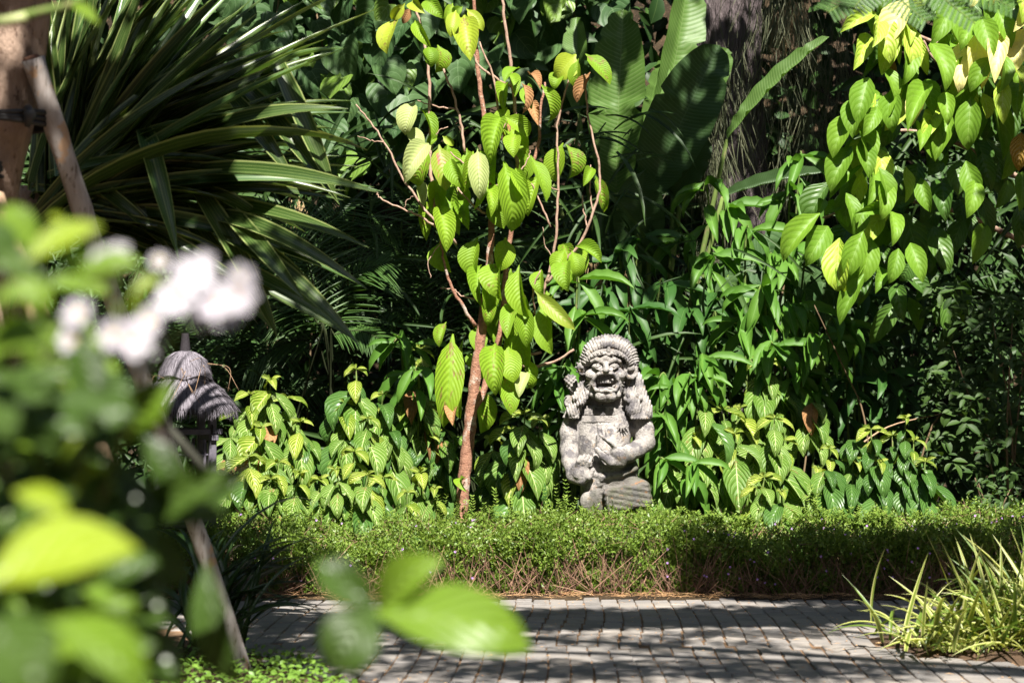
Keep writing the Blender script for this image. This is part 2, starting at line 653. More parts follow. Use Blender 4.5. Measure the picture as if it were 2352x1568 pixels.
# ------------------------------------------------------------------ carving by distance fields
class Carve:
    def __init__(self, lo, hi, h):
        self.lo, self.h = np.array(lo, float), h
        self.n = np.ceil((np.array(hi) - self.lo) / h).astype(int) + 1
        self.D = np.full(self.n, 0.3, np.float32)

    def put(self, fn, lo, hi, k=0.01, cut=False):
        pad = 0.03 + k
        a = np.maximum(0, np.floor((np.array(lo) - pad - self.lo) / self.h).astype(int))
        b = np.minimum(self.n, np.ceil((np.array(hi) + pad - self.lo) / self.h).astype(int) + 1)
        if (b <= a).any():
            return
        ax = [((np.arange(a[i], b[i]) * self.h + self.lo[i]).astype(np.float32)) for i in range(3)]
        X, Y, Z = ax[0][:, None, None], ax[1][None, :, None], ax[2][None, None, :]
        d = fn(X, Y, Z)
        sl = (slice(a[0], b[0]), slice(a[1], b[1]), slice(a[2], b[2]))
        c = self.D[sl]
        if cut:
            q, r = -c, d
            t = np.maximum(k - np.abs(q - r), 0) / k
            self.D[sl] = -(np.minimum(q, r) - t * t * k * 0.25)
        else:
            t = np.maximum(k - np.abs(c - d), 0) / k
            self.D[sl] = np.minimum(c, d) - t * t * k * 0.25

    def ell(self, c, r, k=0.01, cut=False, rot=None, fx=None):
        c, r = np.array(c, float), np.array(r, float)
        Rm = np.array((rot or Matrix.Identity(3)).transposed()) if rot is not None else None

        def f(X, Y, Z):
            x, y, z = X - c[0], Y - c[1], Z - c[2]
            if Rm is not None:
                x, y, z = (Rm[i][0] * x + Rm[i][1] * y + Rm[i][2] * z for i in range(3))
            k0 = np.sqrt((x / r[0]) ** 2 + (y / r[1]) ** 2 + (z / r[2]) ** 2)
            k1 = np.sqrt((x / r[0] ** 2) ** 2 + (y / r[1] ** 2) ** 2 + (z / r[2] ** 2) ** 2) + 1e-9
            d = k0 * (k0 - 1) / k1
            return d if fx is None else d + fx(X, Y, Z)
        m = r.max() if rot is not None else r
        self.put(f, c - m, c + m, k, cut)

    def cap(self, a, b, ra, rb, k=0.01, cut=False, fx=None, flat=None):
        a, b = np.array(a, float), np.array(b, float)
        ab = b - a
        L2 = float(ab @ ab) + 1e-9

        def f(X, Y, Z):
            x, y, z = X - a[0], Y - a[1], Z - a[2]
            t = np.clip((x * ab[0] + y * ab[1] + z * ab[2]) / L2, 0, 1)
            dy = (y - t * ab[1]) * (flat or 1.0)
            d = np.sqrt((x - t * ab[0]) ** 2 + dy ** 2 + (z - t * ab[2]) ** 2) - (ra + (rb - ra) * t)
            return d if fx is None else d + fx(X, Y, Z)
        m = max(ra, rb)
        self.put(f, np.minimum(a, b) - m, np.maximum(a, b) + m, k, cut)

    def chain(self, pts, r, k=0.008, **kw):
        rs = r if hasattr(r, '__len__') else [r] * len(pts)
        for i in range(len(pts) - 1):
            self.cap(pts[i], pts[i + 1], rs[i], rs[i + 1], k, **kw)

    def box(self, c, s, rnd=0.01, k=0.01, rot=None, cut=False, fx=None):
        c, s = np.array(c, float), np.array(s, float)
        Rm = np.array(rot.transposed()) if rot is not None else None

        def f(X, Y, Z):
            x, y, z = X - c[0], Y - c[1], Z - c[2]
            if Rm is not None:
                x, y, z = (Rm[i][0] * x + Rm[i][1] * y + Rm[i][2] * z for i in range(3))
            qx, qy, qz = np.abs(x) - s[0] + rnd, np.abs(y) - s[1] + rnd, np.abs(z) - s[2] + rnd
            d = np.sqrt(np.maximum(qx, 0) ** 2 + np.maximum(qy, 0) ** 2 + np.maximum(qz, 0) ** 2) + np.minimum(np.maximum(qx, np.maximum(qy, qz)), 0) - rnd
            return d if fx is None else d + fx(X, Y, Z)
        m = np.linalg.norm(s) if rot is not None else s
        self.put(f, c - m, c + m, k, cut)

    def ring(self, c, axis, Rr, r, k=0.006, sq=1.0):
        c, ax = np.array(c, float), np.array(axis, float)
        ax /= np.linalg.norm(ax)

        def f(X, Y, Z):
            x, y, z = X - c[0], Y - c[1], Z - c[2]
            h = x * ax[0] + y * ax[1] + z * ax[2]
            q = np.sqrt(np.maximum(x * x + y * y + z * z - h * h, 0)) - Rr
            return np.sqrt(q * q + (h * sq) ** 2) - r
        self.put(f, c - Rr - r, c + Rr + r, k)

    def mesh(self, name, mat):
        D, n = self.D, self.n
        s = D < 0
        c = n - 1
        cnt = np.zeros(c, np.float32)
        acc = np.zeros((*c, 3), np.float32)
        offs = [(i, j, k) for i in (0, 1) for j in (0, 1) for k in (0, 1)]
        sub = lambda A, o: A[o[0]:o[0] + c[0], o[1]:o[1] + c[1], o[2]:o[2] + c[2]]
        for a in range(8):
            for b in range(a + 1, 8):
                df = [offs[b][i] - offs[a][i] for i in range(3)]
                if sum(map(abs, df)) != 1:
                    continue
                da, db = sub(D, offs[a]), sub(D, offs[b])
                cr = sub(s, offs[a]) != sub(s, offs[b])
                t = np.where(cr, da / (da - db + 1e-12), 0)
                for i in range(3):
                    acc[..., i] += np.where(cr, offs[a][i] + t * df[i], 0)
                cnt += cr
        idx = -np.ones(c, np.int64)
        act = np.argwhere(cnt > 0)
        idx[tuple(act.T)] = np.arange(len(act))
        V = (acc[tuple(act.T)] / cnt[tuple(act.T)][:, None] + act) * self.h + self.lo
        Fs = []
        for ax in range(3):
            o1, o2 = [i for i in range(3) if i != ax]
            sl0, sl1 = [slice(None)] * 3, [slice(None)] * 3
            sl0[ax], sl1[ax] = slice(0, n[ax] - 1), slice(1, n[ax])
            e = np.argwhere(s[tuple(sl0)] != s[tuple(sl1)])
            ok = (e[:, o1] > 0) & (e[:, o2] > 0) & (e[:, o1] < n[o1] - 1) & (e[:, o2] < n[o2] - 1)
            e = e[ok]
            ins = s[tuple(sl0)][tuple(e.T)]
            q = []
            for (d1, d2) in ((-1, -1), (0, -1), (0, 0), (-1, 0)):
                p = e.copy()
                p[:, o1] += d1
                p[:, o2] += d2
                q.append(idx[tuple(p.T)])
            q = np.stack(q, 1)
            flip = ~ins if ax != 1 else ins
            q[flip] = q[flip][:, ::-1]
            Fs.append(q)
        return np_mesh(name, V, np.concatenate(Fs).astype(np.int32), mat)


def stone_mat():
    m = NT('weathered_stone')
    pos = m.t.nodes.new('ShaderNodeNewGeometry').outputs['Position']
    c = m.mix(m.ramp(m.noise(pos, 5.0, 6.0), 0.35, 0.68), (0.36, 0.335, 0.315), (0.26, 0.24, 0.225))
    c = m.mix(m.math('MULTIPLY', m.ramp(m.noise(pos, 11.0, 7.0, 0.65), 0.46, 0.62), 0.9), c, (0.105, 0.098, 0.105))
    c = m.mix(m.math('MULTIPLY', m.ramp(m.noise(m.mapping(pos, (1, 1, 1), (5, 2, 1)), 16.0, 6.0, 0.7), 0.58, 0.66), 0.7), c, (0.30, 0.22, 0.14))
    c = m.mix(m.math('MULTIPLY', m.ramp(m.noise(pos, 55.0, 4.0, 0.7), 0.57, 0.66), 0.8), c, (0.05, 0.046, 0.05))
    # moss and rust grow on the low part of the stone
    sp_ = m.n('SeparateXYZ', i0=pos)
    z = m.math('SUBTRACT', sp_.outputs[2], m.math('MULTIPLY', m.math('SUBTRACT', sp_.outputs[0], 0.62), 0.9))
    low = m.ramp(m.math('ADD', z, m.math('MULTIPLY', m.noise(pos, 5.0, 5.0), 0.7)), 1.08, 0.86)
    moss = m.mix(m.ramp(m.noise(pos, 14.0, 5.0), 0.42, 0.62), (0.105, 0.097, 0.085), (0.065, 0.068, 0.042))
    moss = m.mix(m.ramp(m.noise(m.mapping(pos, (1, 1, 1), (3, 3, 3)), 18.0, 5.0), 0.60, 0.66), moss, (0.22, 0.105, 0.04))
    c = m.mix(m.math('MULTIPLY', low, 0.85), c, moss)
    foot = m.ramp(m.math('ADD', sp_.outputs[2], m.math('MULTIPLY', m.noise(pos, 9.0, 5.0), 0.25)), 0.72, 0.48)
    c = m.mix(m.math('MULTIPLY', foot, 0.75), c, (0.075, 0.085, 0.04))
    drip = m.ramp(m.noise(m.mapping(pos, (14, 14, 1.6)), 1.0, 5.0, 0.6), 0.56, 0.68)
    c = m.mix(m.math('MULTIPLY', drip, 0.6), c, (0.10, 0.095, 0.10))
    h = m.math('ADD', m.noise(pos, 60.0, 6.0, 0.7), m.math('MULTIPLY', m.noise(pos, 14.0, 4.0), 0.8))
    return m.finish(c, 0.9, 0.2, m.bump(h, 0.9, 0.016))


M_STONE = stone_mat()
PXM = 0.00176                                         # metres per pixel of the 3840 print where the statue stands
ST = Vector(((2275 - 1920) * PXM, 12.25, 0.0))
HX = lambda x: ((2050 + x / 4.611) - 2275) * PXM
HZ = lambda y: CAM_H - ((1220 + y / 4.611) - 1446) * PXM
BX = lambda x: ((2050 + x / 3.409) - 2275) * PXM
BZ = lambda y: CAM_H - ((1500 + y / 3.409) - 1446) * PXM
h_ = lambda x, y, d: (HX(x), d, HZ(y))
b_ = lambda x, y, d: (BX(x), d, BZ(y))
statue = thing('guardian_statue', 'weathered grey stone guardian statue kneeling with open toothy mouth behind the low hedge', 'statue', ST)


def st_part(name, me, parent=None):
    o = bpy.data.objects.new(name, me)
    COL.objects.link(o)
    o.parent = parent or statue
    return o


def carve_body():
    c = Carve((-0.40, -0.36, -0.02), (0.42, 0.24, 1.24), 0.0075)
    c.box((0.02, 0.02, 0.16), (0.25, 0.19, 0.18), 0.03, 0.02)                 # rough plinth, mostly behind the hedge
    c.ell(b_(740, 330, 0.0), (0.195, 0.135, 0.17), 0.05)
    c.ell(b_(720, 610, -0.03), (0.17, 0.145, 0.16), 0.06)
    c.ell(b_(780, 880, 0.0), (0.205, 0.165, 0.12), 0.06)
    c.cap(b_(740, 60, 0.0), b_(740, -120, -0.03), 0.085, 0.08, 0.03)
    # robe, kneeling thighs
    c.cap(b_(770, 850, 0.0), b_(790, 1420, 0.03), 0.175, 0.185, 0.05)
    ribs = lambda X, Y, Z: 0.0035 * np.sin((Z + 0.18 * X) * 170)
    c.cap(b_(620, 960, -0.10), b_(535, 1400, -0.14), 0.072, 0.062, 0.03)
    c.ell(b_(500, 1270, -0.19), (0.045, 0.03, 0.06), 0.02)
    c.cap(b_(870, 1040, -0.07), b_(1200, 1120, -0.10), 0.085, 0.060, 0.04)
    c.box(b_(1010, 1225, -0.13), (0.148, 0.09, 0.078), 0.018, 0.02, Matrix.Rotation(R(9), 3, 'Y').transposed(), fx=ribs)
    c.cap(b_(1180, 1120, -0.11), b_(1300, 1270, -0.12), 0.050, 0.024, 0.03, fx=ribs)
    c.chain([b_(735, 1150, -0.255), b_(745, 1290, -0.26), b_(790, 1400, -0.245)], 0.013, 0.012)
    c.chain([b_(700, 1160, -0.26), b_(680, 1290, -0.27), b_(660, 1450, -0.26)], 0.028, 0.012, cut=True)
    c.box(b_(990, 1450, -0.22), (0.16, 0.09, 0.018), 0.01, 0.01, Matrix.Rotation(R(9), 3, 'Y').transposed(), cut=True)
    # the sash hanging from the belt
    c.box(b_(665, 760, -0.165), (0.022, 0.02, 0.17), 0.012, 0.012)
    c.chain([b_(600, 700, -0.17), b_(660, 780, -0.185), b_(690, 1000, -0.185)], 0.014, 0.01)
    c.chain([b_(470, 905, -0.15), b_(700, 960, -0.185), b_(950, 930, -0.175), b_(1130, 860, -0.13)], 0.016, 0.012)
    for sx in (655, 700, 745):
        c.chain([b_(sx, 290, -0.135), b_(sx, 420, -0.165)], 0.006, 0.006)
    for a in range(7):
        th = R(200 + a * 23)
        c.chain([b_(940, 300, -0.137), b_(940 + 110 * math.cos(th), 300 - 95 * math.sin(th), -0.15 + 0.012 * abs(a - 3))], 0.006, 0.006)
    # arm at the left of the picture, hanging, palm turned up
    c.chain([b_(350, 190, 0.0), b_(290, 420, -0.02), b_(275, 640, -0.03)], [0.064, 0.058, 0.055], 0.03)
    c.chain([b_(280, 640, -0.03), b_(290, 780, -0.09), b_(330, 930, -0.155)], [0.054, 0.050, 0.043], 0.02)
    c.ell(b_(420, 880, -0.205), (0.062, 0.030, 0.062), 0.02, rot=Matrix.Rotation(R(-25), 3, 'X'))
    for x0, x1, x2, y1, y2 in ((365, 380, 415, 760, 700), (410, 435, 470, 745, 685), (450, 485, 520, 750, 690), (490, 530, 560, 775, 715)):
        c.chain([b_(x0, 870, -0.21), b_(x1, y1, -0.235), b_(x2, y2, -0.215), b_(x2 + 18, y2 + 45, -0.195)], [0.0125, 0.0115, 0.0105, 0.0095], 0.002)
    c.chain([b_(450, 1000, -0.21), b_(520, 960, -0.235), b_(575, 870, -0.235)], [0.026, 0.022, 0.016], 0.01)
    c.chain([b_(330, 960, -0.17), b_(430, 1020, -0.20)], [0.045, 0.028], 0.02)
    # arm at the right of the picture, bent across the belly, hand raised
    c.chain([b_(1180, 220, 0.0), b_(1240, 380, -0.02), b_(1265, 540, -0.045)], [0.072, 0.065, 0.060], 0.03)
    c.chain([b_(1265, 540, -0.045), b_(1140, 620, -0.13), b_(1010, 680, -0.195)], [0.059, 0.055, 0.046], 0.02)
    c.ring(b_(1050, 660, -0.178), (BX(1140) - BX(1010), -0.07, BZ(620) - BZ(680)), 0.052, 0.010)
    c.chain([b_(1010, 690, -0.20), b_(930, 690, -0.225), b_(870, 660, -0.235)], [0.050, 0.052, 0.042], 0.02)
    for dx, dy, dd, l in ((0, 0, 0.0, 1.0), (30, 38, 0.012, 0.97), (62, 72, 0.02, 0.9), (92, 108, 0.022, 0.78)):
        q0, q1, q2 = (905 + dx * 0.5, 620 + dy * 0.7), (790 + dx * 0.55, 520 + dy * 0.8), (655 + dx * 1.3 + 60 * (1 - l), 430 + dy * 1.05)
        c.chain([b_(*q0, -0.25 + dd), b_(*q1, -0.275 + dd), b_(*q2, -0.262 + dd)], [0.0125, 0.012, 0.0095], 0.002)
    c.chain([b_(930, 770, -0.22), b_(800, 770, -0.245), b_(700, 700, -0.25), b_(625, 610, -0.235)], [0.040, 0.030, 0.024, 0.016], 0.012)
    c.chain([b_(372, 330, -0.11), b_(385, 480, -0.12), b_(395, 620, -0.13)], [0.012, 0.017, 0.010], 0.008, cut=True)
    c.chain([b_(1098, 320, -0.11), b_(1085, 420, -0.12), b_(1000, 520, -0.15)], [0.012, 0.014, 0.010], 0.008, cut=True)
    return c.mesh('body', M_STONE)


body = st_part('body', carve_body())


def carve_head():
    c = Carve((-0.17, -0.30, 0.98), (0.17, 0.10, 1.50), 0.0042)
    c.ell(h_(1015, 850, -0.06), (0.122, 0.140, 0.155), 0.02)
    c.ell(h_(1010, 1110, -0.075), (0.108, 0.130, 0.088), 0.04)
    # brows, eye hollows, eyes
    for sx in (-1, 1):
        X = lambda q: 1000 + sx * q
        c.ell(h_(X(150), 700, -0.208), (0.040, 0.016, 0.024), 0.012, cut=True)
        c.chain([h_(X(50), 645, -0.206), h_(X(150), 592, -0.203), h_(X(235), 618, -0.176), h_(X(285), 690, -0.135)], [0.012, 0.014, 0.012, 0.010], 0.010)
        c.ell(h_(X(145), 708, -0.188), (0.032, 0.024, 0.020), 0.004)
        c.chain([h_(X(68), 715, -0.198), h_(X(145), 672, -0.212), h_(X(222), 712, -0.184)], 0.0060, 0.003)
        c.chain([h_(X(68), 725, -0.198), h_(X(145), 752, -0.208), h_(X(222), 722, -0.184)], 0.0055, 0.003)
        c.ell(h_(X(140), 712, -0.213), (0.009, 0.006, 0.009), 0.002)
        c.ell(h_(X(72), 780, -0.215), (0.020, 0.022, 0.015), 0.008)
        c.ell(h_(X(50), 795, -0.246), (0.010, 0.014, 0.008), 0.004, cut=True)
        c.ell(h_(X(230), 850, -0.148), (0.046, 0.040, 0.036), 0.025)
        # whiskers fan out round the mouth
        for k in range(9):
            th = R(62 - k * 17)
            p0 = (X(235 + 8 * math.cos(th)), 960 - 110 * math.sin(th))
            p1 = (X(235 + 85 * math.cos(th) * 1.1), 960 - 215 * math.sin(th) * (0.9 if k < 4 else 1.0))
            c.chain([h_(*p0, -0.168 + 0.002 * k), h_(*p1, -0.125 + (0.012 if k < 3 else 0))], [0.006, 0.005], 0.008)
        c.ell(h_(X(90), 1215, -0.192), (0.036, 0.034, 0.036), 0.006)
        c.ell(h_(X(205), 1190, -0.150), (0.026, 0.026, 0.024), 0.012)
    c.chain([h_(1000, 640, -0.205), h_(1000, 710, -0.225), h_(1002, 775, -0.240)], [0.013, 0.017, 0.021], 0.012)
    c.chain([h_(940, 590, -0.205), h_(1000, 560, -0.205), h_(1060, 590, -0.205)], 0.014, 0.012)
    for k in range(5):
        c.chain([h_(900 + 50 * k, 545, -0.188), h_(915 + 42 * k, 520, -0.180)], 0.008, 0.006)
    w_ = lambda x, y, d: h_(1000 + (x - 1000) * 1.10, 985 + (y - 985) * 1.14, d)
    # the open mouth
    c.ell(w_(1000, 985, -0.225), (0.092, 0.115, 0.070), 0.006, cut=True)
    c.chain([w_(795, 1010, -0.182), w_(815, 930, -0.200), w_(880, 858, -0.222), w_(1000, 838, -0.232), w_(1110, 855, -0.222), w_(1180, 930, -0.200), w_(1205, 1000, -0.182)], 0.0105, 0.006)
    c.chain([w_(795, 1010, -0.182), w_(850, 1098, -0.207), w_(930, 1110, -0.218), w_(1000, 1098, -0.222), w_(1070, 1118, -0.218), w_(1150, 1098, -0.205), w_(1205, 1000, -0.182)], 0.0115, 0.006)
    c.ell(h_(1000, 1085, -0.160), (0.056, 0.03, 0.012), 0.006)
    c.cap(h_(1000, 1130, -0.21), h_(1000, 1290, -0.185), 0.010, 0.010, 0.01)
    return c.mesh('head', M_STONE)


head = st_part('head', carve_head())
# teeth
tb = []
for k in range(7):
    q = (k - 3) / 3.0
    x = 1000 + 118 * q
    s = 0.0075 if abs(q) < 0.9 else 0.0065
    tc = Carve((HX(x) - 0.02, -0.25, HZ(1060)), (HX(x) + 0.02, -0.12, HZ(880)), 0.0022)
    tc.box((HX(x), -0.198 + 0.032 * q * q, HZ(948 + 12 * abs(q))), (s, 0.011, 0.0185 - 0.004 * abs(q)), 0.0045, 0.003)
    st_part('tooth', tc.mesh('tooth', M_STONE), head)


def carve_hair():
    c = Carve((-0.27, -0.26, 0.80), (0.30, 0.22, 1.62), 0.0052)
    cx, cz = HX(1085), HZ(760)
    rad = lambda X, Y, Z: 0.0045 * np.sin(np.arctan2(Z - cz, X - cx) * 66 + Y * 30) + 0.0055 * np.abs(np.sin(np.arctan2(Z - cz, X - cx) * 9 + 0.6)) + 0.0 * Y
    c.ell((HX(1095), 0.03, HZ(640)), (0.200, 0.165, 0.185), 0.02, fx=rad)
    c.ell((HX(1085), 0.015, HZ(470)), (0.172, 0.165, 0.122), 0.03, fx=rad)
    c.ell((HX(1080), 0.07, HZ(1150)), (0.185, 0.10, 0.22), 0.03)
    # front roll of curls above the band
    rad2 = lambda X, Y, Z: 0.0042 * np.sin(np.arctan2(Z - HZ(900), X - HX(1040)) * 70) + 0.005 * np.abs(np.sin(np.arctan2(Z - HZ(900), X - HX(1040)) * 11)) + 0.0 * Y
    pts = []
    for a in range(15):
        th = R(8 + a * 164 / 14)
        pts.append((HX(1045 + 385 * math.cos(th)), -0.130 - 0.040 * math.sin(th), HZ(690 - 355 * math.sin(th))))
    c.chain(pts, 0.028, 0.006, fx=rad2)
    # long locks falling beside the face and over the shoulders
    gl = lambda w: (lambda X, Y, Z: 0.0050 * np.sin((X + 0.25 * (Z - 1.2) * w) * 330) + 0.0 * Y)
    c.chain([h_(640, 840, -0.05), h_(615, 1050, -0.08), h_(560, 1250, -0.10), h_(450, 1480, -0.10)], [0.026, 0.030, 0.038, 0.050], 0.012, fx=gl(1), flat=1.3)
    c.chain([h_(690, 1000, -0.09), h_(680, 1180, -0.12), h_(600, 1330, -0.14), h_(520, 1370, -0.14)], [0.012, 0.022, 0.020, 0.010], 0.008, fx=gl(1))
    c.chain([h_(560, 1080, -0.10), h_(480, 1250, -0.13), h_(450, 1290, -0.13)], [0.016, 0.020, 0.010], 0.008, fx=gl(1))
    c.chain([h_(1420, 880, -0.03), h_(1430, 1080, -0.06), h_(1460, 1280, -0.09), h_(1500, 1450, -0.10)], [0.036, 0.040, 0.046, 0.055], 0.012, fx=gl(-1), flat=1.3)
    c.chain([h_(1560, 900, 0.0), h_(1610, 1150, -0.03), h_(1680, 1350, -0.05), h_(1720, 1500, -0.06)], [0.040, 0.042, 0.045, 0.050], 0.012, fx=gl(-1), flat=1.2)
    for k, (x, y) in enumerate(((1350, 1270), (1395, 1210), (1405, 1300), (1440, 1370), (1520, 1260), (1545, 1200), (1580, 1270), (1520, 1380), (1570, 1330), (1620, 1250))):
        c.ell(h_(x, y, -0.118 - 0.006 * (k % 3) + (0.02 if x > 1500 else 0)), (0.013, 0.014, 0.020), 0.003, rot=Matrix.Rotation(R(-20 + 13 * (k % 4)), 3, 'Y'))
    return c.mesh('hair', M_STONE)


hair = st_part('hair', carve_hair())


def carve_band():
    c = Carve((-0.18, -0.28, 1.30), (0.20, 0.02, 1.55), 0.004)
    def arc(rx, rz, zc, d0, n=17, a0=6, a1=174):
        return [(HX(1035 + rx * math.cos(R(a0 + (a1 - a0) * k / n))), d0 - 0.040 * math.sin(R(a0 + (a1 - a0) * k / n)), HZ(zc - rz * math.sin(R(a0 + (a1 - a0) * k / n)))) for k in range(n + 1)]
    c.chain(arc(352, 222, 650, -0.155), 0.0085, 0.004)
    c.chain(arc(345, 165, 655, -0.165), 0.0075, 0.004)
    c.chain(arc(350, 195, 650, -0.150), 0.0125, 0.004)
    for x, y, r in ((1050, 440, 0.017), (1000, 490, 0.012), (1100, 490, 0.012), (1050, 510, 0.013), (1050, 405, 0.012), (960, 500, 0.008), (1140, 500, 0.008)):
        c.ell(h_(x, y, -0.208), (r, 0.013, r), 0.003)
    return c.mesh('headband', M_STONE)


band = st_part('headband', carve_band())
for k in range(14):
    if k in (6, 7):
        continue
    th = R(14 + k * 152 / 13)
    p = (HX(1035 + 350 * math.cos(th)), -0.168 - 0.040 * math.sin(th), HZ(653 - 193 * math.sin(th)))
    bc = Carve(np.array(p) - 0.02, np.array(p) + 0.02, 0.0026)
    bc.box(p, (0.0085, 0.009, 0.0085), 0.004, 0.003, Matrix.Rotation(th - R(90), 3, 'Y').transposed())
    st_part('bead', bc.mesh('bead', M_STONE), band)


def carve_ears():
    c = Carve((-0.24, -0.20, 1.24), (-0.10, 0.0, 1.46), 0.004)
    c.ell(h_(605, 735, -0.10), (0.036, 0.028, 0.044), 0.006)
    c.ring(h_(605, 720, -0.125), (0.25, -1, 0), 0.027, 0.008)
    c.ell(h_(600, 725, -0.138), (0.013, 0.016, 0.013), 0.003)
    c.ring(h_(605, 720, -0.135), (0.25, -1, 0), 0.017, 0.004)
    c.ring(h_(610, 790, -0.118), (0.25, -1, 0), 0.020, 0.008)
    for k in range(10):
        th = k * 0.628
        c.ell(h_(605 + 105 * math.cos(th), 725 - 120 * math.sin(th), -0.118), (0.008, 0.010, 0.008), 0.003)
    st_part('ear_ornament', c.mesh('ear_ornament', M_STONE))
    c = Carve((0.05, -0.22, 1.20), (0.24, 0.02, 1.48), 0.004)
    c.ell(h_(1440, 760, -0.09), (0.050, 0.035, 0.062), 0.008)
    c.cap(h_(1340, 700, -0.13), h_(1500, 650, -0.12), 0.018, 0.014, 0.01)
    c.chain([h_(1340, 700, -0.135), h_(1350, 800, -0.135), h_(1400, 890, -0.13), h_(1470, 900, -0.125), h_(1530, 850, -0.115), h_(1530, 740, -0.11)], 0.013, 0.006)
    c.ell(h_(1455, 810, -0.140), (0.030, 0.025, 0.022), 0.008, cut=True)
    c.ell(h_(1440, 730, -0.128), (0.028, 0.018, 0.026), 0.006)
    st_part('ear_ornament', c.mesh('ear_ornament', M_STONE))


carve_ears()


def ribbed_band(name, cx, z0, z1, rx, ry, a0, a1, n, amp, cy=0.0, flare=0.0):
    """A pleated stone collar: ribs run up and down, the band has thickness and turned edges."""
    rows = ((z1 - 0.002, -0.03), (z1, 0.0), (z1 - 0.005, 0.0035), ((z0 + z1) / 2, 0.004), (z0 + 0.005, 0.005), (z0, 0.0), (z0 + 0.004, -0.03))
    V, F = [], []
    for i, (z, off) in enumerate(rows):
        fl = flare * (z1 - z) / (z1 - z0 + 1e-6)
        for k in range(n + 1):
            th = R(a0 + (a1 - a0) * k / n)
            r = off + fl + (amp if k % 2 else -amp) * (off > 0)
            V.append((cx + (rx + r) * math.sin(th), cy - (ry + r) * math.cos(th), z + (0.002 if k % 4 < 2 else -0.002) * (i in (4, 5))))
    m = n + 1
    for i in range(len(rows) - 1):
        for k in range(n):
            F.append((i * m + k, i * m + k + 1, (i + 1) * m + k + 1, (i + 1) * m + k))
    st_part(name, np_mesh(name, V, F, M_STONE, smooth=False))


ribbed_band('collar', BX(715), BZ(112), BZ(70), 0.142, 0.122, -85, 85, 40, 0.0, flare=0.006)
ribbed_band('collar', BX(710), BZ(192), BZ(108), 0.152, 0.130, -66, 66, 84, 0.0022)
ribbed_band('collar', BX(705), BZ(280), BZ(196), 0.160, 0.136, -62, 62, 84, 0.0022)
ribbed_band('shoulder_cape', BX(1140), BZ(235), BZ(40), 0.048, 0.085, -25, 105, 50, 0.0022, -0.01, 0.052)
ribbed_band('shoulder_cape', BX(380), BZ(225), BZ(30), 0.035, 0.075, -95, 10, 40, 0.0022, -0.01, 0.050)


def carve_club():
    c = Carve((-0.36, -0.10, 1.00), (-0.10, 0.16, 1.40), 0.005)
    gr = lambda X, Y, Z: 0.0030 * (np.sin((X * 0.9 + Z) * 210) + np.sin((X - Z * 0.9) * 210)) + 0 * Y
    c.cap(h_(420, 950, 0.03), h_(500, 1130, 0.03), 0.042, 0.036, 0.01, fx=gr)
    c.cap(h_(520, 1130, 0.04), h_(600, 1400, 0.06), 0.025, 0.02, 0.02)
    c.ell(h_(385, 1330, 0.03), (0.034, 0.05, 0.050), 0.008)
    c.ring(h_(385, 1330, -0.015), (0.1, -1, 0), 0.024, 0.006)
    return c.mesh('club', M_STONE)


st_part('club', carve_club())
# ------------------------------------------------------------------ bark, wood, thatch
def bark_mat(name, a, b, crack, sx=3.0, sz=0.6, scale=6.0, strength=0.8, dist=0.02, patch=None):
    m = NT(name)
    co = m.mapping(m.coord('Object'), (sx, sx, sz))
    n1 = m.noise(co, scale, 8.0, 0.65)
    c = m.mix(m.ramp(n1, 0.35, 0.65), a, b)
    c = m.mix(m.ramp(m.noise(co, scale * 2.3, 6.0, 0.7), 0.56, 0.66), c, crack)
    if patch:
        c = m.mix(m.math('MULTIPLY', m.ramp(m.noise(m.coord('Object'), 9.0, 5.0, 0.65), 0.56, 0.64), 0.8), c, patch)
    return m.finish(c, 0.9, 0.2, m.bump(m.math('ADD', n1, m.noise(co, scale * 4, 4.0)), strength, dist))


M_BARK_RED = bark_mat('reddish_bark', (0.20, 0.095, 0.062), (0.31, 0.165, 0.11), (0.085, 0.04, 0.03), 1.0, 1.2, 22.0, 0.9, 0.008, (0.40, 0.34, 0.29))
M_TWIG = bark_mat('pinkish_twig', (0.24, 0.15, 0.11), (0.36, 0.25, 0.19), (0.12, 0.07, 0.05), 1.0, 0.6, 30.0, 0.5, 0.004)
M_BARK_DARK = bark_mat('furrowed_bark', (0.085, 0.067, 0.069), (0.15, 0.122, 0.124), (0.026, 0.02, 0.021), 3.0, 0.45, 4.0, 1.0, 0.06)
M_BARK_TAN = bark_mat('tan_bark', (0.20, 0.140, 0.105), (0.29, 0.210, 0.16), (0.09, 0.055, 0.04), 2.0, 1.0, 7.0, 0.7, 0.012, (0.15, 0.095, 0.065))
M_BAMBOO = bark_mat('weathered_bamboo', (0.36, 0.33, 0.315), (0.25, 0.215, 0.195), (0.11, 0.085, 0.065), 1.0, 0.18, 22.0, 0.4, 0.004, (0.36, 0.22, 0.12))
M_BAMBOO_TAN = bark_mat('tan_bamboo', (0.42, 0.29, 0.19), (0.33, 0.22, 0.14), (0.22, 0.14, 0.09), 1.0, 0.15, 16.0, 0.25, 0.004)
M_STALK = bark_mat('green_stalk', (0.12, 0.17, 0.04), (0.08, 0.12, 0.03), (0.17, 0.15, 0.07), 1.0, 0.4, 12.0, 0.2, 0.003)
M_STALK_BROWN = bark_mat('brown_stalk', (0.15, 0.105, 0.06), (0.10, 0.07, 0.04), (0.06, 0.04, 0.03), 1.0, 0.4, 12.0, 0.4, 0.003)


def plain_mat(name, c, rough=0.6, spec=0.3, n=None):
    m = NT(name)
    k = m.mix(m.ramp(m.noise(m.coord('Object'), n or 20.0, 5.0), 0.35, 0.7), c, tuple(q * 0.6 for q in c))
    return m.finish(k, rough, spec, m.bump(m.noise(m.coord('Object'), (n or 20.0) * 3, 4.0), 0.3, 0.004))


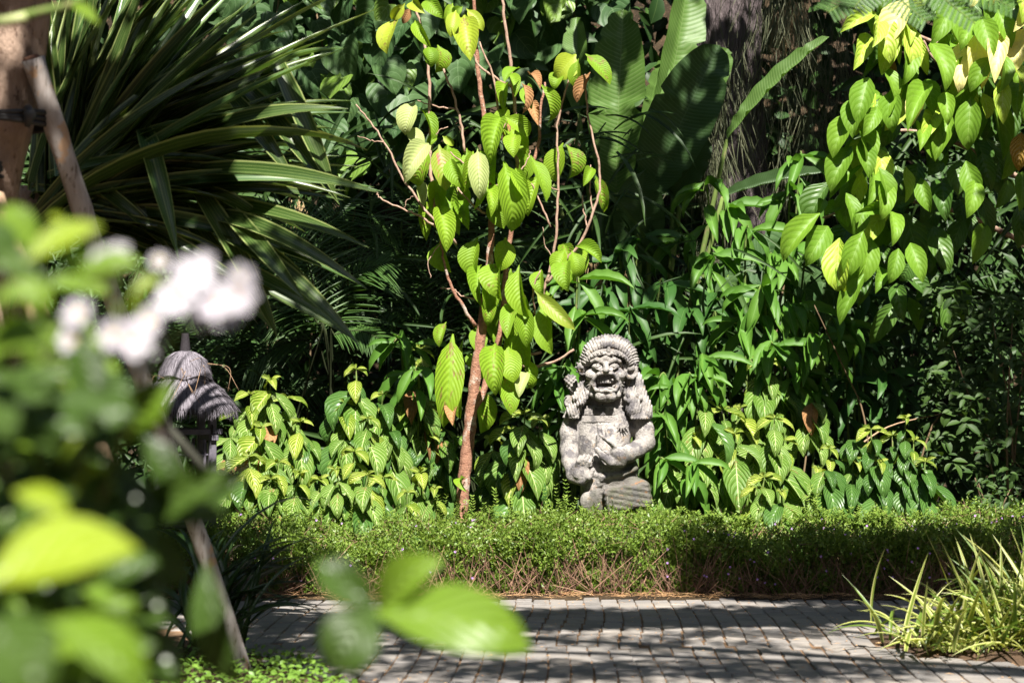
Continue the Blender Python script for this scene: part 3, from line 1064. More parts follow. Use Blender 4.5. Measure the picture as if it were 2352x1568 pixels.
M_RUBBER = plain_mat('black_rubber', (0.020, 0.019, 0.020), 0.55, 0.4)
M_TIMBER = plain_mat('painted_timber', (0.115, 0.105, 0.13), 0.6, 0.35, 14.0)
M_TIMBER_DARK = plain_mat('dark_timber', (0.035, 0.03, 0.03), 0.7, 0.3, 14.0)
M_CORD = plain_mat('dark_cord', (0.03, 0.026, 0.03), 0.8, 0.2, 80.0)
M_STRAW = plain_mat('straw', (0.40, 0.26, 0.16), 0.8, 0.2, 30.0)


def thatch_mat():
    m = NT('palm_fibre_thatch')
    r = m.t.nodes.new('ShaderNodeNewGeometry').outputs['Random Per Island']
    c = m.mix(r, (0.070, 0.062, 0.075), (0.235, 0.215, 0.245))
    return m.finish(c, 0.75, 0.3)


M_THATCH = thatch_mat()
M_THATCH_BASE = plain_mat('thatch_core', (0.10, 0.09, 0.105), 0.9, 0.1, 50.0)

# ------------------------------------------------------------------ staked tree at the left edge with its bamboo props
TD = 7.35
tr_pts = [P(-95, 1370, TD), P(-75, 1000, TD), P(-45, 640, TD), P(-28, 420, TD), P(10, 200, TD), P(30, 0, TD), P(45, -300, TD), P(40, -900, TD)]
tr_pts[0].z = -0.02
staked = thing('staked_tree', 'pale tan tree trunk propped by bamboo poles tied with black straps', 'tree', tr_pts[0])
tube('trunk', smooth_path(tr_pts, 6), [0.15, 0.13, 0.125, 0.125, 0.145, 0.15, 0.14, 0.12], M_BARK_TAN, staked, 20, 0.012)
for k in range(3):
    a = P(rng.uniform(-20, 80), rng.uniform(20, 330), TD) + Vector((0, -0.14, 0))
    tube('bark_scar', [a, a + Vector((0.01, 0.01, 0.02)), a + Vector((0.025, 0.02, 0.05))], [0.004, 0.014, 0.003], M_BARK_RED, staked, 6)
crown_top = tr_pts[-1]


def bamboo(label, a, b, r, mat, nodes):
    t = thing('bamboo_pole', label, 'pole', a)
    d = (b - a)
    pts, rad = [], []
    for i in range(nodes * 6 + 1):
        q = i / (nodes * 6)
        pts.append(a + d * q + Vector((0.008 * math.sin(q * 7), 0, 0)))
        rad.append(r * (1.09 if i % 6 == 0 else 1.02 if i % 6 in (1, 5) else 1.0) * (0.88 + 0.24 * q))
    tube('culm', pts, rad, mat, t, 14)
    ringp = b - d.normalized() * 0.012
    tube('split_end', [b - d.normalized() * 0.002, b + d.normalized() * 0.012], [r * 0.93, r * 0.7], M_BARK_RED, t, 14)
    return t


bamboo('long grey bamboo pole leaning on the pale trunk, its foot by the paving', P(566, 1556, 7.95), P(72, 135, TD - 0.14), 0.038, M_BAMBOO, 9)
bamboo('short tan bamboo pole slanting down in front of the pale trunk', P(330, 1290, 6.7), P(-20, 455, TD - 0.18), 0.040, M_BAMBOO_TAN, 6)


def strap(label, c, r, h, w=2.2):
    t = thing('rubber_strap', label, 'strap', c)
    for k in range(3):
        pts = []
        for j in range(25):
            th = 2 * math.pi * j / 24
            pts.append(c + Vector((r[0] * math.cos(th) * (1 + 0.05 * math.sin(3 * th + k)), r[1] * math.sin(th), (k - 1) * h + 0.007 * math.sin(2 * th + k) + 0.10 * 0)))
        tube('loop', pts, 0.011, M_RUBBER, t, 8)
    tube('knot', [c + Vector((r[0] * 0.6, -r[1] * 0.95, 0.03)), c + Vector((r[0] * 0.72, -r[1] * 1.0, 0)), c + Vector((r[0] * 0.62, -r[1] * 0.98, -0.05))], [0.016, 0.026, 0.010], M_RUBBER, t, 8)


strap('upper black rubber strap binding the long grey pole to the trunk', P(52, 282, TD) + Vector((0, -0.04, 0)), (0.125, 0.19), 0.016)
strap('lower black rubber strap wound round the trunk', P(-40, 395, TD), (0.135, 0.145), 0.022)

# ------------------------------------------------------------------ thatched garden lantern
LD = 11.3
lz = lambda zy: P(0, 753.4 + zy * 0.2344, LD).z
lm = 0.2344 * px(LD)
LC = P(306.25 + 505 * 0.2344, 1000, LD)
LC.z = 0
lantern = thing('garden_lantern', 'dark timber garden lantern under a two-tiered shaggy grey thatched roof', 'lantern', LC)
LROT = Matrix.Rotation(R(24), 3, 'Z')


def lathe(name, prof, mat, parent, c, seg=40, wob=0.03):
    V, F = [], []
    for i, (r, z) in enumerate(prof):
        for j in range(seg):
            a = 2 * math.pi * j / seg
            q = r * (1 + wob * math.sin(4 * a + 0.6) + wob * 0.6 * math.sin(7 * a + i))
            V.append((c.x + q * math.cos(a), c.y + q * math.sin(a), z))
    for i in range(len(prof) - 1):
        for j in range(seg):
            k = (j + 1) % seg
            F.append((i * seg + j, i * seg + k, (i + 1) * seg + k, (i + 1) * seg + j))
    return link(name, np_mesh(name, V, F, mat), parent)


upper = [(0.028, lz(225)), (0.062, lz(238)), (0.105, lz(290)), (0.134, lz(360)), (0.150, lz(440)), (0.155, lz(495)), (0.11, lz(500))]
lower = [(0.10, lz(460)), (0.140, lz(505)), (0.200, lz(580)), (0.255, lz(680)), (0.296, lz(765)), (0.300, lz(795)), (0.15, lz(775))]


def bristles(name, prof, part, n, ln, out):
    b, t, nm, w = [], [], [], []
    rs = np.array(prof[:-1])
    seglen = np.cumsum(np.r_[0, np.hypot(np.diff(rs[:, 0]), np.diff(rs[:, 1])) * (rs[1:, 0] + rs[:-1, 0])])
    for _ in range(n):
        q = rng.uniform(0, seglen[-1])
        r, z = np.interp(q, seglen, rs[:, 0]), np.interp(q, seglen, rs[:, 1])
        r2, z2 = np.interp(q + 0.01, seglen, rs[:, 0]), np.interp(q + 0.01, seglen, rs[:, 1])
        a = rng.uniform(0, 6.283)
        lf = 1 + 0.03 * math.sin(4 * a + 0.6)
        rad = Vector((math.cos(a), math.sin(a), 0))
        p = Vector((LC.x, LC.y, 0)) + rad * (r * lf + 0.003) + Vector((0, 0, z))
        d = (rad * (r2 - r) + Vector((0, 0, z2 - z)))
        d = d.normalized() if d.length > 1e-5 else Vector((0, 0, -1))
        if q > seglen[-1] * 0.8:
            d = (d + Vector((0, 0, -1.2))).normalized()
        d = (d + rvec(0.09) + rad * out).normalized()
        b.append(p)
        t.append(p + d * ln * rng.uniform(0.6, 1.3))
        nm.append(rad + rvec(0.4))
        w.append(rng.uniform(0.003, 0.006))
    T = leaf_arrays(2, 1, lambda q: 1 - 0.75 * q, 0.3, 0.15, asp=0.06)
    o = bpy.data.objects.new(name, mass_mesh(name, T, [tuple(v) for v in b], [tuple(v) for v in t], [tuple(v) for v in nm], w, M_THATCH))
    COL.objects.link(o)
    o.parent = part
    o.matrix_basis = (Matrix.Translation(ROOT[lantern.name]) @ part.matrix_basis).inverted()
    o['kind'] = 'stuff'


lo_t = lathe('lower_thatch', lower, M_THATCH_BASE, lantern, LC)
up_t = lathe('upper_thatch', upper, M_THATCH_BASE, lantern, LC)
bristles('fibre', lower, lo_t, 6500, 0.065, 0.03)
bristles('fibre', upper, up_t, 5200, 0.055, 0.0)
nk = [Vector((LC.x, LC.y, lz(240 - 9 * i))) for i in range(22)]
tube('finial', nk, [(0.034 - 0.0006 * i) * (1.07 if i % 2 else 0.96) for i in range(22)], M_CORD, lantern, 14)
cp = []
for j in range(61):
    a = 2 * math.pi * j / 60
    cp.append(Vector((LC.x + 0.164 * math.cos(a), LC.y + 0.164 * math.sin(a), lz(500) + 0.028 * abs(math.sin(2.5 * a + 0.4)) - 0.01)))
tube('cord', cp, 0.0045, M_CORD, lantern, 6)
for k in range(9):
    a = rng.uniform(-2.6, 0.3)
    rr = rng.uniform(0.12, 0.25)
    z0 = lz(300 + 300 * (rr - 0.1) / 0.15)
    p0 = Vector((LC.x + rr * math.cos(a), LC.y + rr * math.sin(a), z0 + 0.02))
    o_ = Vector((math.cos(a), math.sin(a), 0)) * rng.uniform(0.05, 0.12)
    tube('loose_straw', smooth_path([p0, p0 + o_ + Vector((rng.uniform(-.05, .05), 0, rng.uniform(-0.04, 0.03))), p0 + o_ * 1.6 + Vector((rng.uniform(-.08, .08), 0, -rng.uniform(0.1, 0.22)))], 5), 0.0016, M_STRAW, lantern, 4)


def lbox(name, c, s, mat, bev=0.004, ang=0.0):
    v = LROT @ Vector(c)
    return box(name, (LC.x + v.x, LC.y + v.y, c[2]), s, mat, lantern, LROT @ Matrix.Rotation(ang, 3, 'Y'), bev)


hs = 0.135
ztop, zrail, zbot = lz(845), lz(1010), 0.42
lbox('eave_frame', (0, 0, ztop + 0.020), (0.36, 0.36, 0.040), M_TIMBER_DARK)
lbox('ceiling_board', (0, 0, ztop + 0.047), (0.40, 0.40, 0.012), M_TIMBER_DARK)
for sx in (-1, 1):
    for sy in (-1, 1):
        lbox('post', (sx * hs, sy * hs, (ztop + zbot) / 2), (0.045, 0.045, ztop - zbot - 0.004), M_TIMBER)
for s in (-1, 1):
    lbox('rail', (0, s * (hs + 0.004), zrail), (0.38, 0.050, 0.036), M_TIMBER)
    lbox('rail', (s * (hs + 0.006), 0, zrail - 0.038), (0.046, 0.36, 0.034), M_TIMBER)
    lbox('rail', (0, s * hs, zbot + 0.03), (0.222, 0.034, 0.05), M_TIMBER)
    lbox('rail', (s * hs, 0, zbot + 0.03), (0.034, 0.222, 0.05), M_TIMBER)
    zmid = lz(1235)
    lbox('glazing_bar', (0, s * hs, zmid), (0.222, 0.016, 0.014), M_TIMBER)
    lbox('glazing_bar', (s * hs, 0, zmid), (0.016, 0.222, 0.014), M_TIMBER)
    for q in (-0.088, 0.088):
        lbox('glazing_bar', (q, s * hs, (zrail + zbot) / 2 + 0.005), (0.018, 0.014, zrail - zbot - 0.10), M_TIMBER)
    lbox('glazing_bar', (s * hs, 0.0, (zrail + zbot) / 2), (0.014, 0.014, zrail - zbot - 0.14), M_TIMBER)
lbox('latch', (hs * 0.93, -hs - 0.034, zrail + 0.005), (0.012, 0.008, 0.075), M_CORD, 0.002)
lbox('floor_board', (0, 0, zbot - 0.012), (0.34, 0.34, 0.024), M_TIMBER_DARK)
lbox('foot_post', (0, 0, (zbot - 0.02) / 2 - 0.01), (0.12, 0.12, zbot - 0.01), M_TIMBER_DARK)

# ------------------------------------------------------------------ sapling with big hanging lime leaves
SD = 12.0
Z2 = lambda x, y: (735 + x * 0.3907, y * 0.3907)
Z5 = lambda x, y: (674 + x * 0.3905, 612.5 + y * 0.3905)
sap0 = P(1060, 1185, SD)
sap0.z = 0.0
sap0.x -= 0.06
sapling = thing('sapling', 'slender red-barked sapling with drooping lime green corrugated leaves growing from the hedge', 'tree', sap0)


def limb(pts, r0, r1, mat=None, name='branch', seg=8):
    q = [P(x, y, SD + d) for x, y, d in pts]
    pth = smooth_path(q, 5)
    pth = [p + rvec(0.006) for p in pth]
    return tube(name, pth, [0.8 * r0 * px(SD) / 2 + 0.8 * (r1 - r0) * px(SD) / 2 * i / (len(pth) - 1) for i in range(len(pth))], mat or M_TWIG, sapling, seg, 0.05)


trunk_px = [(1060, 1180, 0), (1066, 1090, 0), (1078, 990, 0), (1085, 925, 0), (1094, 850, 0), (1110, 720, 0.02), (1124, 600, 0.03), (1128, 500, 0.04), (1123, 400, 0.05), (1112, 280, 0.05), (1097, 150, 0.06), (1090, 60, 0.07), (1086, -60, 0.08)]
tq = [sap0] + [P(x, y, SD + d) for x, y, d in trunk_px]
tp = [p + rvec(0.004) for p in smooth_path(tq, 6)]
tube('trunk', tp, list(np.interp(np.linspace(0, 1, len(tp)), [0, 0.25, 0.42, 0.5, 0.62, 0.8, 1], [q * px(SD) / 2 for q in (30, 28, 25, 19, 14, 11, 7)])), M_BARK_RED, sapling, 14, 0.05)
limb([(1087, 945, 0), (1112, 890, 0.05), (1150, 760, 0.1), (1163, 600, 0.15), (1180, 500, 0.15), (1200, 440, 0.15), (1235, 340, 0.15), (1243, 240, 0.15), (1252, 190, 0.16)], 22, 6, M_BARK_RED)
limb([(1092, 750, 0), (1060, 700, -0.03), (1035, 650, -0.05), (1018, 590, -0.06), (1010, 540, -0.08)], 12, 5, M_BARK_RED)
limb([(1050, 560, 0), (1000, 520, -0.05), (960, 495, -0.08), (920, 478, -0.1), (872, 455, -0.12), (866, 440, -0.12)], 8, 4)
limb([(1010, 520, -0.08), (975, 480, -0.05), (925, 410, -0.04), (890, 340, -0.04), (850, 280, -0.04), (817, 242, -0.05)], 8, 4)
limb([(880, 328, -0.04), (850, 322, -0.03), (823, 312, -0.03)], 4, 2)
limb([(1000, 480, -0.05), (990, 400, 0), (988, 300, 0), (986, 190, 0), (975, 90, 0.02), (955, 20, 0.03), (945, -40, 0.03)], 11, 7)
limb([(1255, 650, 0.05), (1290, 605, 0.0), (1335, 555, -0.05), (1362, 490, -0.08), (1378, 420, -0.08), (1370, 350, -0.1), (1350, 260, -0.1), (1342, 170, -0.1)], 10, 5)
limb([(1245, 690, 0.1), (1268, 590, 0.08), (1280, 500, 0.05), (1283, 400, 0.05), (1280, 290, 0.05), (1300, 210, 0.05), (1320, 130, 0.05)], 9, 5)
limb([(1362, 490, -0.08), (1355, 440, -0.08), (1358, 380, -0.08)], 5, 3)
limb([(1350, 520, -0.06), (1342, 490, -0.06), (1337, 450, -0.06)], 5, 4)
limb([(1190, 470, 0.12), (1186, 350, 0.12), (1178, 200, 0.1), (1168, 110, 0.08), (1155, 10, 0.06), (1150, -60, 0.06)], 12, 8)
limb([(1178, 200, 0.1), (1140, 180, 0.06), (1100, 150, 0.05), (1085, 120, 0.05)], 8, 6)
limb([(1150, 280, 0.05), (1130, 170, 0.04), (1100, 95, 0.02)], 7, 5)
limb([(1068, 350, 0.0), (1058, 280, 0.0), (1035, 200, 0.0), (1020, 160, 0.0)], 8, 6)
limb([(1045, 250, 0.0), (1000, 245, 0.0), (960, 232, 0.0)], 6, 3)
limb([(1120, 395, 0.0), (1070, 380, -0.05), (1035, 350, -0.06)], 6, 4)
limb([(1125, 430, 0.0), (1180, 410, -0.08), (1210, 370, -0.1), (1218, 345, -0.1)], 6, 3)
limb([(1115, 490, 0.0), (1085, 470, -0.05), (1050, 430, -0.06)], 7, 5)
limb([(1100, 690, 0.0), (1060, 680, 0.03), (1040, 665, 0.04), (1012, 660, 0.04)], 5, 3)
limb([(1265, 520, 0.05), (1240, 460, 0.05), (1215, 410, 0.05)], 6, 4)
limb([(1195, 842, 0.1), (1260, 835, 0.05), (1320, 803, 0.0)], 9, 7)
limb([(1190, 820, 0.1), (1245, 808, 0.08)], 8, 7)
limb([(1010, 560, -0.08), (985, 600, -0.1), (990, 640, -0.1)], 4, 2)
limb([(930, 480, -0.1), (935, 460, -0.1), (950, 450, -0.1)], 3, 2)
limb([(1283, 440, 0.05), (1255, 420, 0.02), (1245, 400, 0.0)], 4, 2)
limb([(1120, 330, 0.0), (1150, 300, -0.05), (1170, 270, -0.05)], 5, 3)
limb([(987, 330, 0), (1010, 300, -0.04), (1030, 290, -0.05)], 4, 3)
limb([(1270, 590, 0.0), (1250, 560, -0.03), (1248, 520, -0.03)], 4, 2)
limb([(1230, 720, 0.1), (1225, 660, 0.0), (1240, 620, -0.02)], 6, 4)

DIL = dict(nv=9, nu=2, prof=prof_ellip(0.88, 0.62, 0.10, 0.05), fold=0.42, curl=1.0, cor=0.0028, cn=11, twist=0.4, tipdrop=0.4, wave=0.008, wn=2)
M_LIME = leaf_mat('lime_leaf', (0.150, 0.275, 0.020), (0.215, 0.350, 0.026), (0.195, 0.325, 0.035), 0.03, 13, 0.06, 0.30, 0.55, 0.3, 0.38, (1.25, 1.25, 0.5), 0.26, brown=0.16, vary=True)
M_LIME_YEL = leaf_mat('yellowing_leaf', (0.23, 0.33, 0.030), (0.29, 0.36, 0.035), (0.30, 0.38, 0.06), 0.03, 13, 0.07, 0.30, 0.5, 0.35, 0.30, (1.2, 1.2, 0.5), 0.14, brown=0.16)
M_LIME_RED = leaf_mat('reddening_leaf', (0.17, 0.25, 0.03), (0.20, 0.27, 0.03), (0.30, 0.25, 0.08), 0.035, 11, 0.12, 0.30, 0.5, 0.35, 0.30, (1.2, 1.2, 0.5), 0.14, blotch=(0.42, 0.12, 0.09))
M_LIME_PALE = leaf_mat('pale_leaf_underside', (0.30, 0.36, 0.16), (0.34, 0.40, 0.18), (0.36, 0.41, 0.21), 0.04, 13, 0.08, 0.30, 0.6, 0.2, 0.25, (1.1, 1.15, 0.5), 0.2)
M_DEAD = leaf_mat('dead_leaf', (0.22, 0.115, 0.06), (0.34, 0.19, 0.11), (0.30, 0.18, 0.10), 0.04, 9, 0.10, 0.30, 0.8, 0.1, 0.15, (1.1, 1, 0.8), 0.3)
dil = leaf_set('leaf', [M_LIME, M_LIME_YEL, M_LIME_RED, M_LIME_PALE, M_DEAD], 4, **DIL)
SL2 = [(470, 100, 400, 305, 118, 1), (500, 20, 430, 105, 66, 1), (545, 5, 608, 72, 62, 1), (530, 45, 492, 128, 44, 4), (850, 90, 880, 322, 132, 1), (800, 60, 772, 205, 74, 1), (860, 52, 945, 165, 70, 1),
       (840, 40, 795, 85, 50, 0), (640, -10, 725, 105, 86, 0), (690, 265, 680, 415, 105, 0), (640, 270, 650, 380, 80, 0), (1505, 320, 1390, 455, 130, 0), (1560, 318, 1692, 485, 112, 0), (1520, 345, 1518, 505, 70, 0), (1590, 425, 1520, 582, 62, 4),
       (1425, 435, 1380, 525, 78, 0), (560, 595, 508, 778, 108, 3), (580, 635, 632, 835, 74, 0), (520, 740, 590, 875, 94, 0), (1070, 685, 1010, 938, 122, 0), (1082, 685, 1206, 785, 92, 0), (1095, 700, 1078, 835, 48, 4), (1100, 720, 1192, 958, 112, 0),
       (1150, 790, 1140, 915, 95, 0), (640, 845, 516, 1045, 106, 0), (645, 875, 582, 1068, 112, 0), (700, 850, 738, 1108, 108, 2), (722, 875, 792, 1095, 94, 0), (770, 925, 842, 1085, 82, 0), (600, 1055, 600, 1205, 58, 3), (930, 875, 940, 1155, 112, 0),
       (900, 890, 848, 1105, 92, 0), (880, 990, 900, 1208, 84, 0), (1080, 945, 1120, 1318, 150, 0), (1050, 890, 1030, 1085, 94, 0), (1150, 985, 1222, 1165, 74, 0), (1240, 925, 1322, 1168, 102, 0), (1430, 840, 1388, 1045, 112, 0), (1445, 850, 1462, 1035, 102, 0),
       (660, 1190, 628, 1402, 76, 0), (698, 1195, 738, 1455, 116, 0), (762, 1105, 812, 1345, 114, 0), (742, 1105, 758, 1262, 76, 0), (712, 1415, 762, 1575, 104, 0), (930, 1395, 908, 1605, 106, 0), (1092, 1395, 1060, 1565, 132, 0), (980, 1095, 1002, 1260, 74, 0),
       (1620, 1035, 1662, 1220, 66, 0), (1440, 1470, 1388, 1605, 92, 0), (1500, 1450, 1636, 1535, 82, 0), (1480, 1475, 1502, 1610, 94, 0), (1230, 490, 1245, 628, 66, 0), (1090, 490, 1082, 645, 66, 0), (1290, 490, 1332, 690, 76, 0), (1185, 490, 1190, 650, 56, 4),
       (1245, 590, 1280, 728, 66, 4), (1230, 440, 1290, 520, 60, 4), (940, 890, 985, 1060, 80, 0), (1600, 985, 1552, 1085, 60, 0), (690, 800, 640, 850, 40, 0), (720, 800, 780, 850, 42, 1), (1010, 1000, 1060, 1240, 90, 0), (840, 1180, 870, 1330, 80, 0), (1180, 400, 1090, 480, 60, 0),
       (1100, 430, 1140, 560, 70, 0), (560, 120, 640, 260, 60, 0), (780, 20, 740, 120, 60, 0)]
SL5 = [(900, 325, 862, 460, 54, 0), (938, 395, 888, 880, 160, 0), (1000, 425, 985, 835, 88, 0), (1078, 345, 1090, 488, 96, 0), (1132, 465, 1108, 638, 70, 0), (1190, 450, 1190, 732, 118, 0), (1262, 465, 1292, 668, 136, 0), (1242, 215, 1228, 468, 88, 0), (1302, 195, 1262, 395, 74, 0),
       (1348, 215, 1370, 448, 96, 0), (1242, 635, 1278, 858, 114, 0), (1330, 540, 1365, 700, 80, 0), (1240, -30, 1228, 170, 116, 0), (1330, -10, 1382, 258, 96, 0), (1418, 138, 1625, 340, 88, 2), (1500, 195, 1518, 475, 114, 0), (1110, -10, 1108, 205, 56, 0), (1360, 595, 1394, 710, 66, 0),
       (962, 830, 940, 925, 66, 4), (1330, 380, 1372, 566, 96, 0), (1620, -35, 1618, 125, 104, 0), (1060, 500, 1050, 590, 50, 0), (1090, 700, 1100, 960, 120, 0), (1380, 620, 1330, 760, 70, 0), (1015, 1240, 1022, 1320, 34, 0)]
for conv, lst in ((Z2, SL2), (Z5, SL5)):
    for bx, by, tx, ty, w, mi in lst:
        d = SD + rng.uniform(-0.28, 0.2)
        b, t = P(*conv(bx, by), d), P(*conv(tx, ty), d + rng.uniform(-0.14, 0.06))
        n = Vector((rng.gauss(0, 0.42), -1, rng.uniform(-0.1, 0.5))) if w < 140 else Vector((0.12, -1, 0.25))
        t = b + (t - b) * rng.uniform(1.06, 1.18)
        if mi == 0 and rng.random() < 0.07:
            mi = rng.choice((1, 3))
        M = leaf_matrix(b, t, n, w * 0.39 * px(d) * rng.uniform(1.08, 1.28), (t - b).length)
        link('leaf', rng.choice(dil[mi]), sapling, M)

for cx, cy, sx, sy, n in ((1040, 400, 60, 50, 6), (1150, 390, 60, 70, 8), (1160, 700, 40, 90, 8), (1030, 490, 30, 40, 3), (1300, 590, 35, 30, 3), (1230, 680, 40, 40, 3)):
    for _ in range(n):
        d = SD + rng.uniform(0.0, 0.4)
        b = P(rng.gauss(cx, sx * 0.6), rng.gauss(cy - 40, sy * 0.6), d)
        e = b + Vector((rng.uniform(-0.45, 0.45), rng.uniform(-0.35, 0.1), -1)).normalized() * rng.uniform(0.17, 0.30)
        link('leaf', rng.choice(dil[0]), sapling, leaf_matrix(b, e, (rng.uniform(-0.6, 0.6), -1, rng.uniform(0, 0.6)), rng.uniform(0.09, 0.13)))

# ------------------------------------------------------------------ furrowed dark tree behind, with thread-like hanging needles
CD = 16.6
c0 = P(1715, 1200, CD)
c0.z = 0.0
casuarina = thing('needle_tree', 'massive dark furrowed trunk with grey thread-like needles hanging beside it', 'tree', c0)
cp_ = [Vector((c0.x, CD, -0.1)), P(1718, 900, CD), P(1708, 640, CD), P(1690, 420, CD), P(1672, 200, CD), P(1660, 0, CD), P(1655, -300, CD), P(1650, -900, CD)]
pth = smooth_path(cp_, 8)
V, F, UV = tube_arrays(pth, [92 * px(CD), 85 * px(CD), 78 * px(CD), 74 * px(CD), 76 * px(CD), 84 * px(CD), 80 * px(CD), 60 * px(CD)], 48)
V2 = []
for i, v in enumerate(V):
    c = pth[i // 48] if i // 48 < len(pth) else pth[-1]
    a = (i % 48) / 48 * 6.283
    k = 1 + 0.045 * math.sin(a * 9 + 0.4 * v.z * 3 + 2 * math.sin(v.z * 2)) + 0.03 * math.sin(a * 17 - v.z * 5) + 0.035 * math.sin(a * 3 + v.z)
    V2.append(c + (v - c) * k)
link('trunk', np_mesh('trunk', V2, F, M_BARK_DARK, UV), casuarina)
M_NEEDLE = leaf_mat('needle', (0.055, 0.070, 0.040), (0.12, 0.125, 0.085), rough=0.6, trans=0.15, island=True)
M_NEEDLE_DRY = leaf_mat('dry_needle', (0.20, 0.13, 0.075), (0.30, 0.22, 0.13), rough=0.7, trans=0.1, island=True)
nb, ntp, nn, nw = [], [], [], []
for cx, cy, r, n, dd in ((1640, 300, 90, 260, -1.2), (1610, 420, 70, 240, -1.3), (1660, 190, 60, 90, -1.1), (1810, 80, 60, 200, -1.0), (1800, 20, 90, 140, -0.6), (1900, 160, 110, 240, -0.3), (1880, 330, 100, 300, -0.4), (1960, 280, 80, 160, -0.2), (1590, 350, 40, 120, -1.2), (1850, 430, 90, 180, -0.3), (1780, 200, 60, 120, -0.6), (1640, 640, 60, 120, -0.9), (1740, 60, 60, 60, -1.0)):
    for _ in range(n):
        x, y = rng.gauss(cx, r * 0.55), rng.gauss(cy - 40, r * 0.6)
        d = CD + dd + rng.uniform(-0.3, 0.3)
        p = P(x, y, d)
        L = rng.uniform(0.16, 0.40)
        q = p + Vector((rng.uniform(-0.35, 0.35) + (x - cx) / r * 0.2, rng.uniform(-0.2, 0.2), -1)).normalized() * L
        nb.append(p), ntp.append(q), nn.append((rng.uniform(-1, 1), -1, 0)), nw.append(rng.uniform(0.004, 0.008))
T_ND = leaf_arrays(3, 1, lambda t: 1 - 0.6 * t, 0.2, 0.35, asp=0.03)
link('needles', mass_mesh('needles', T_ND, [tuple(v) for v in nb], [tuple(v) for v in ntp], nn, nw, M_NEEDLE), casuarina, kind='stuff')
nb2 = []
for cx, cy, n in ((1795, 60, 60), (1800, 30, 40), (1445, 640, 60), (1830, 20, 30), (690, 480, 30), (1370, 620, 40)):
    for _ in range(n):
        p = P(rng.gauss(cx, 10), rng.gauss(cy, 14), 14.2 if cx < 1500 else CD - 0.9)
        nb2.append((p, p + Vector((rng.uniform(-0.4, 0.4), rng.uniform(-0.3, 0.3), -1)).normalized() * rng.uniform(0.1, 0.3)))
link('dry_needles', mass_mesh('dry_needles', T_ND, [tuple(a) for a, b in nb2], [tuple(b) for a, b in nb2], [(0, -1, 0)] * len(nb2), [0.006] * len(nb2), M_NEEDLE_DRY), casuarina, kind='stuff')
# ------------------------------------------------------------------ variegated screw pine, long striped blades, upper left
M_PAND = leaf_mat('striped_blade', (0.024, 0.052, 0.013), (0.040, 0.078, 0.018), (0.07, 0.11, 0.03), 0.04, rough=0.33, spec=0.5, trans=0.22, stripe=(0.24, 0.29, 0.10), stripe_at=0.84)
M_PAND2 = leaf_mat('green_blade', (0.035, 0.085, 0.024), (0.055, 0.12, 0.035), (0.20, 0.26, 0.10), 0.05, rough=0.33, spec=0.5, trans=0.22, stripe=(0.26, 0.34, 0.12), stripe_at=0.88)
pan_sets = [leaf_set('leaf', [M_PAND, M_PAND2], 4, nv=12, nu=1, prof=prof_strap, fold=0.55, curl=c, twist=0.6, asp=0.07) for c in (0.35, 0.9)]
pan_kink = leaf_set('leaf', [M_PAND, M_PAND2], 3, nv=12, nu=1, prof=prof_strap, fold=0.5, curl=0.5, twist=0.5, kink=(0.3, 0.5), asp=0.08)
PND = 9.0
pr = P(55, 900, PND)
pr.z = 0.0
pandanus = thing('screw_pine', 'screw pine with long arching dark green blades striped cream, fanning out beside the staked trunk', 'plant', pr)
tube('stem', smooth_path([pr, P(50, 900, PND), P(60, 640, PND), P(75, 430, PND)], 5), [0.12, 0.10, 0.10, 0.08], M_BARK_TAN, pandanus, 14, 0.03)
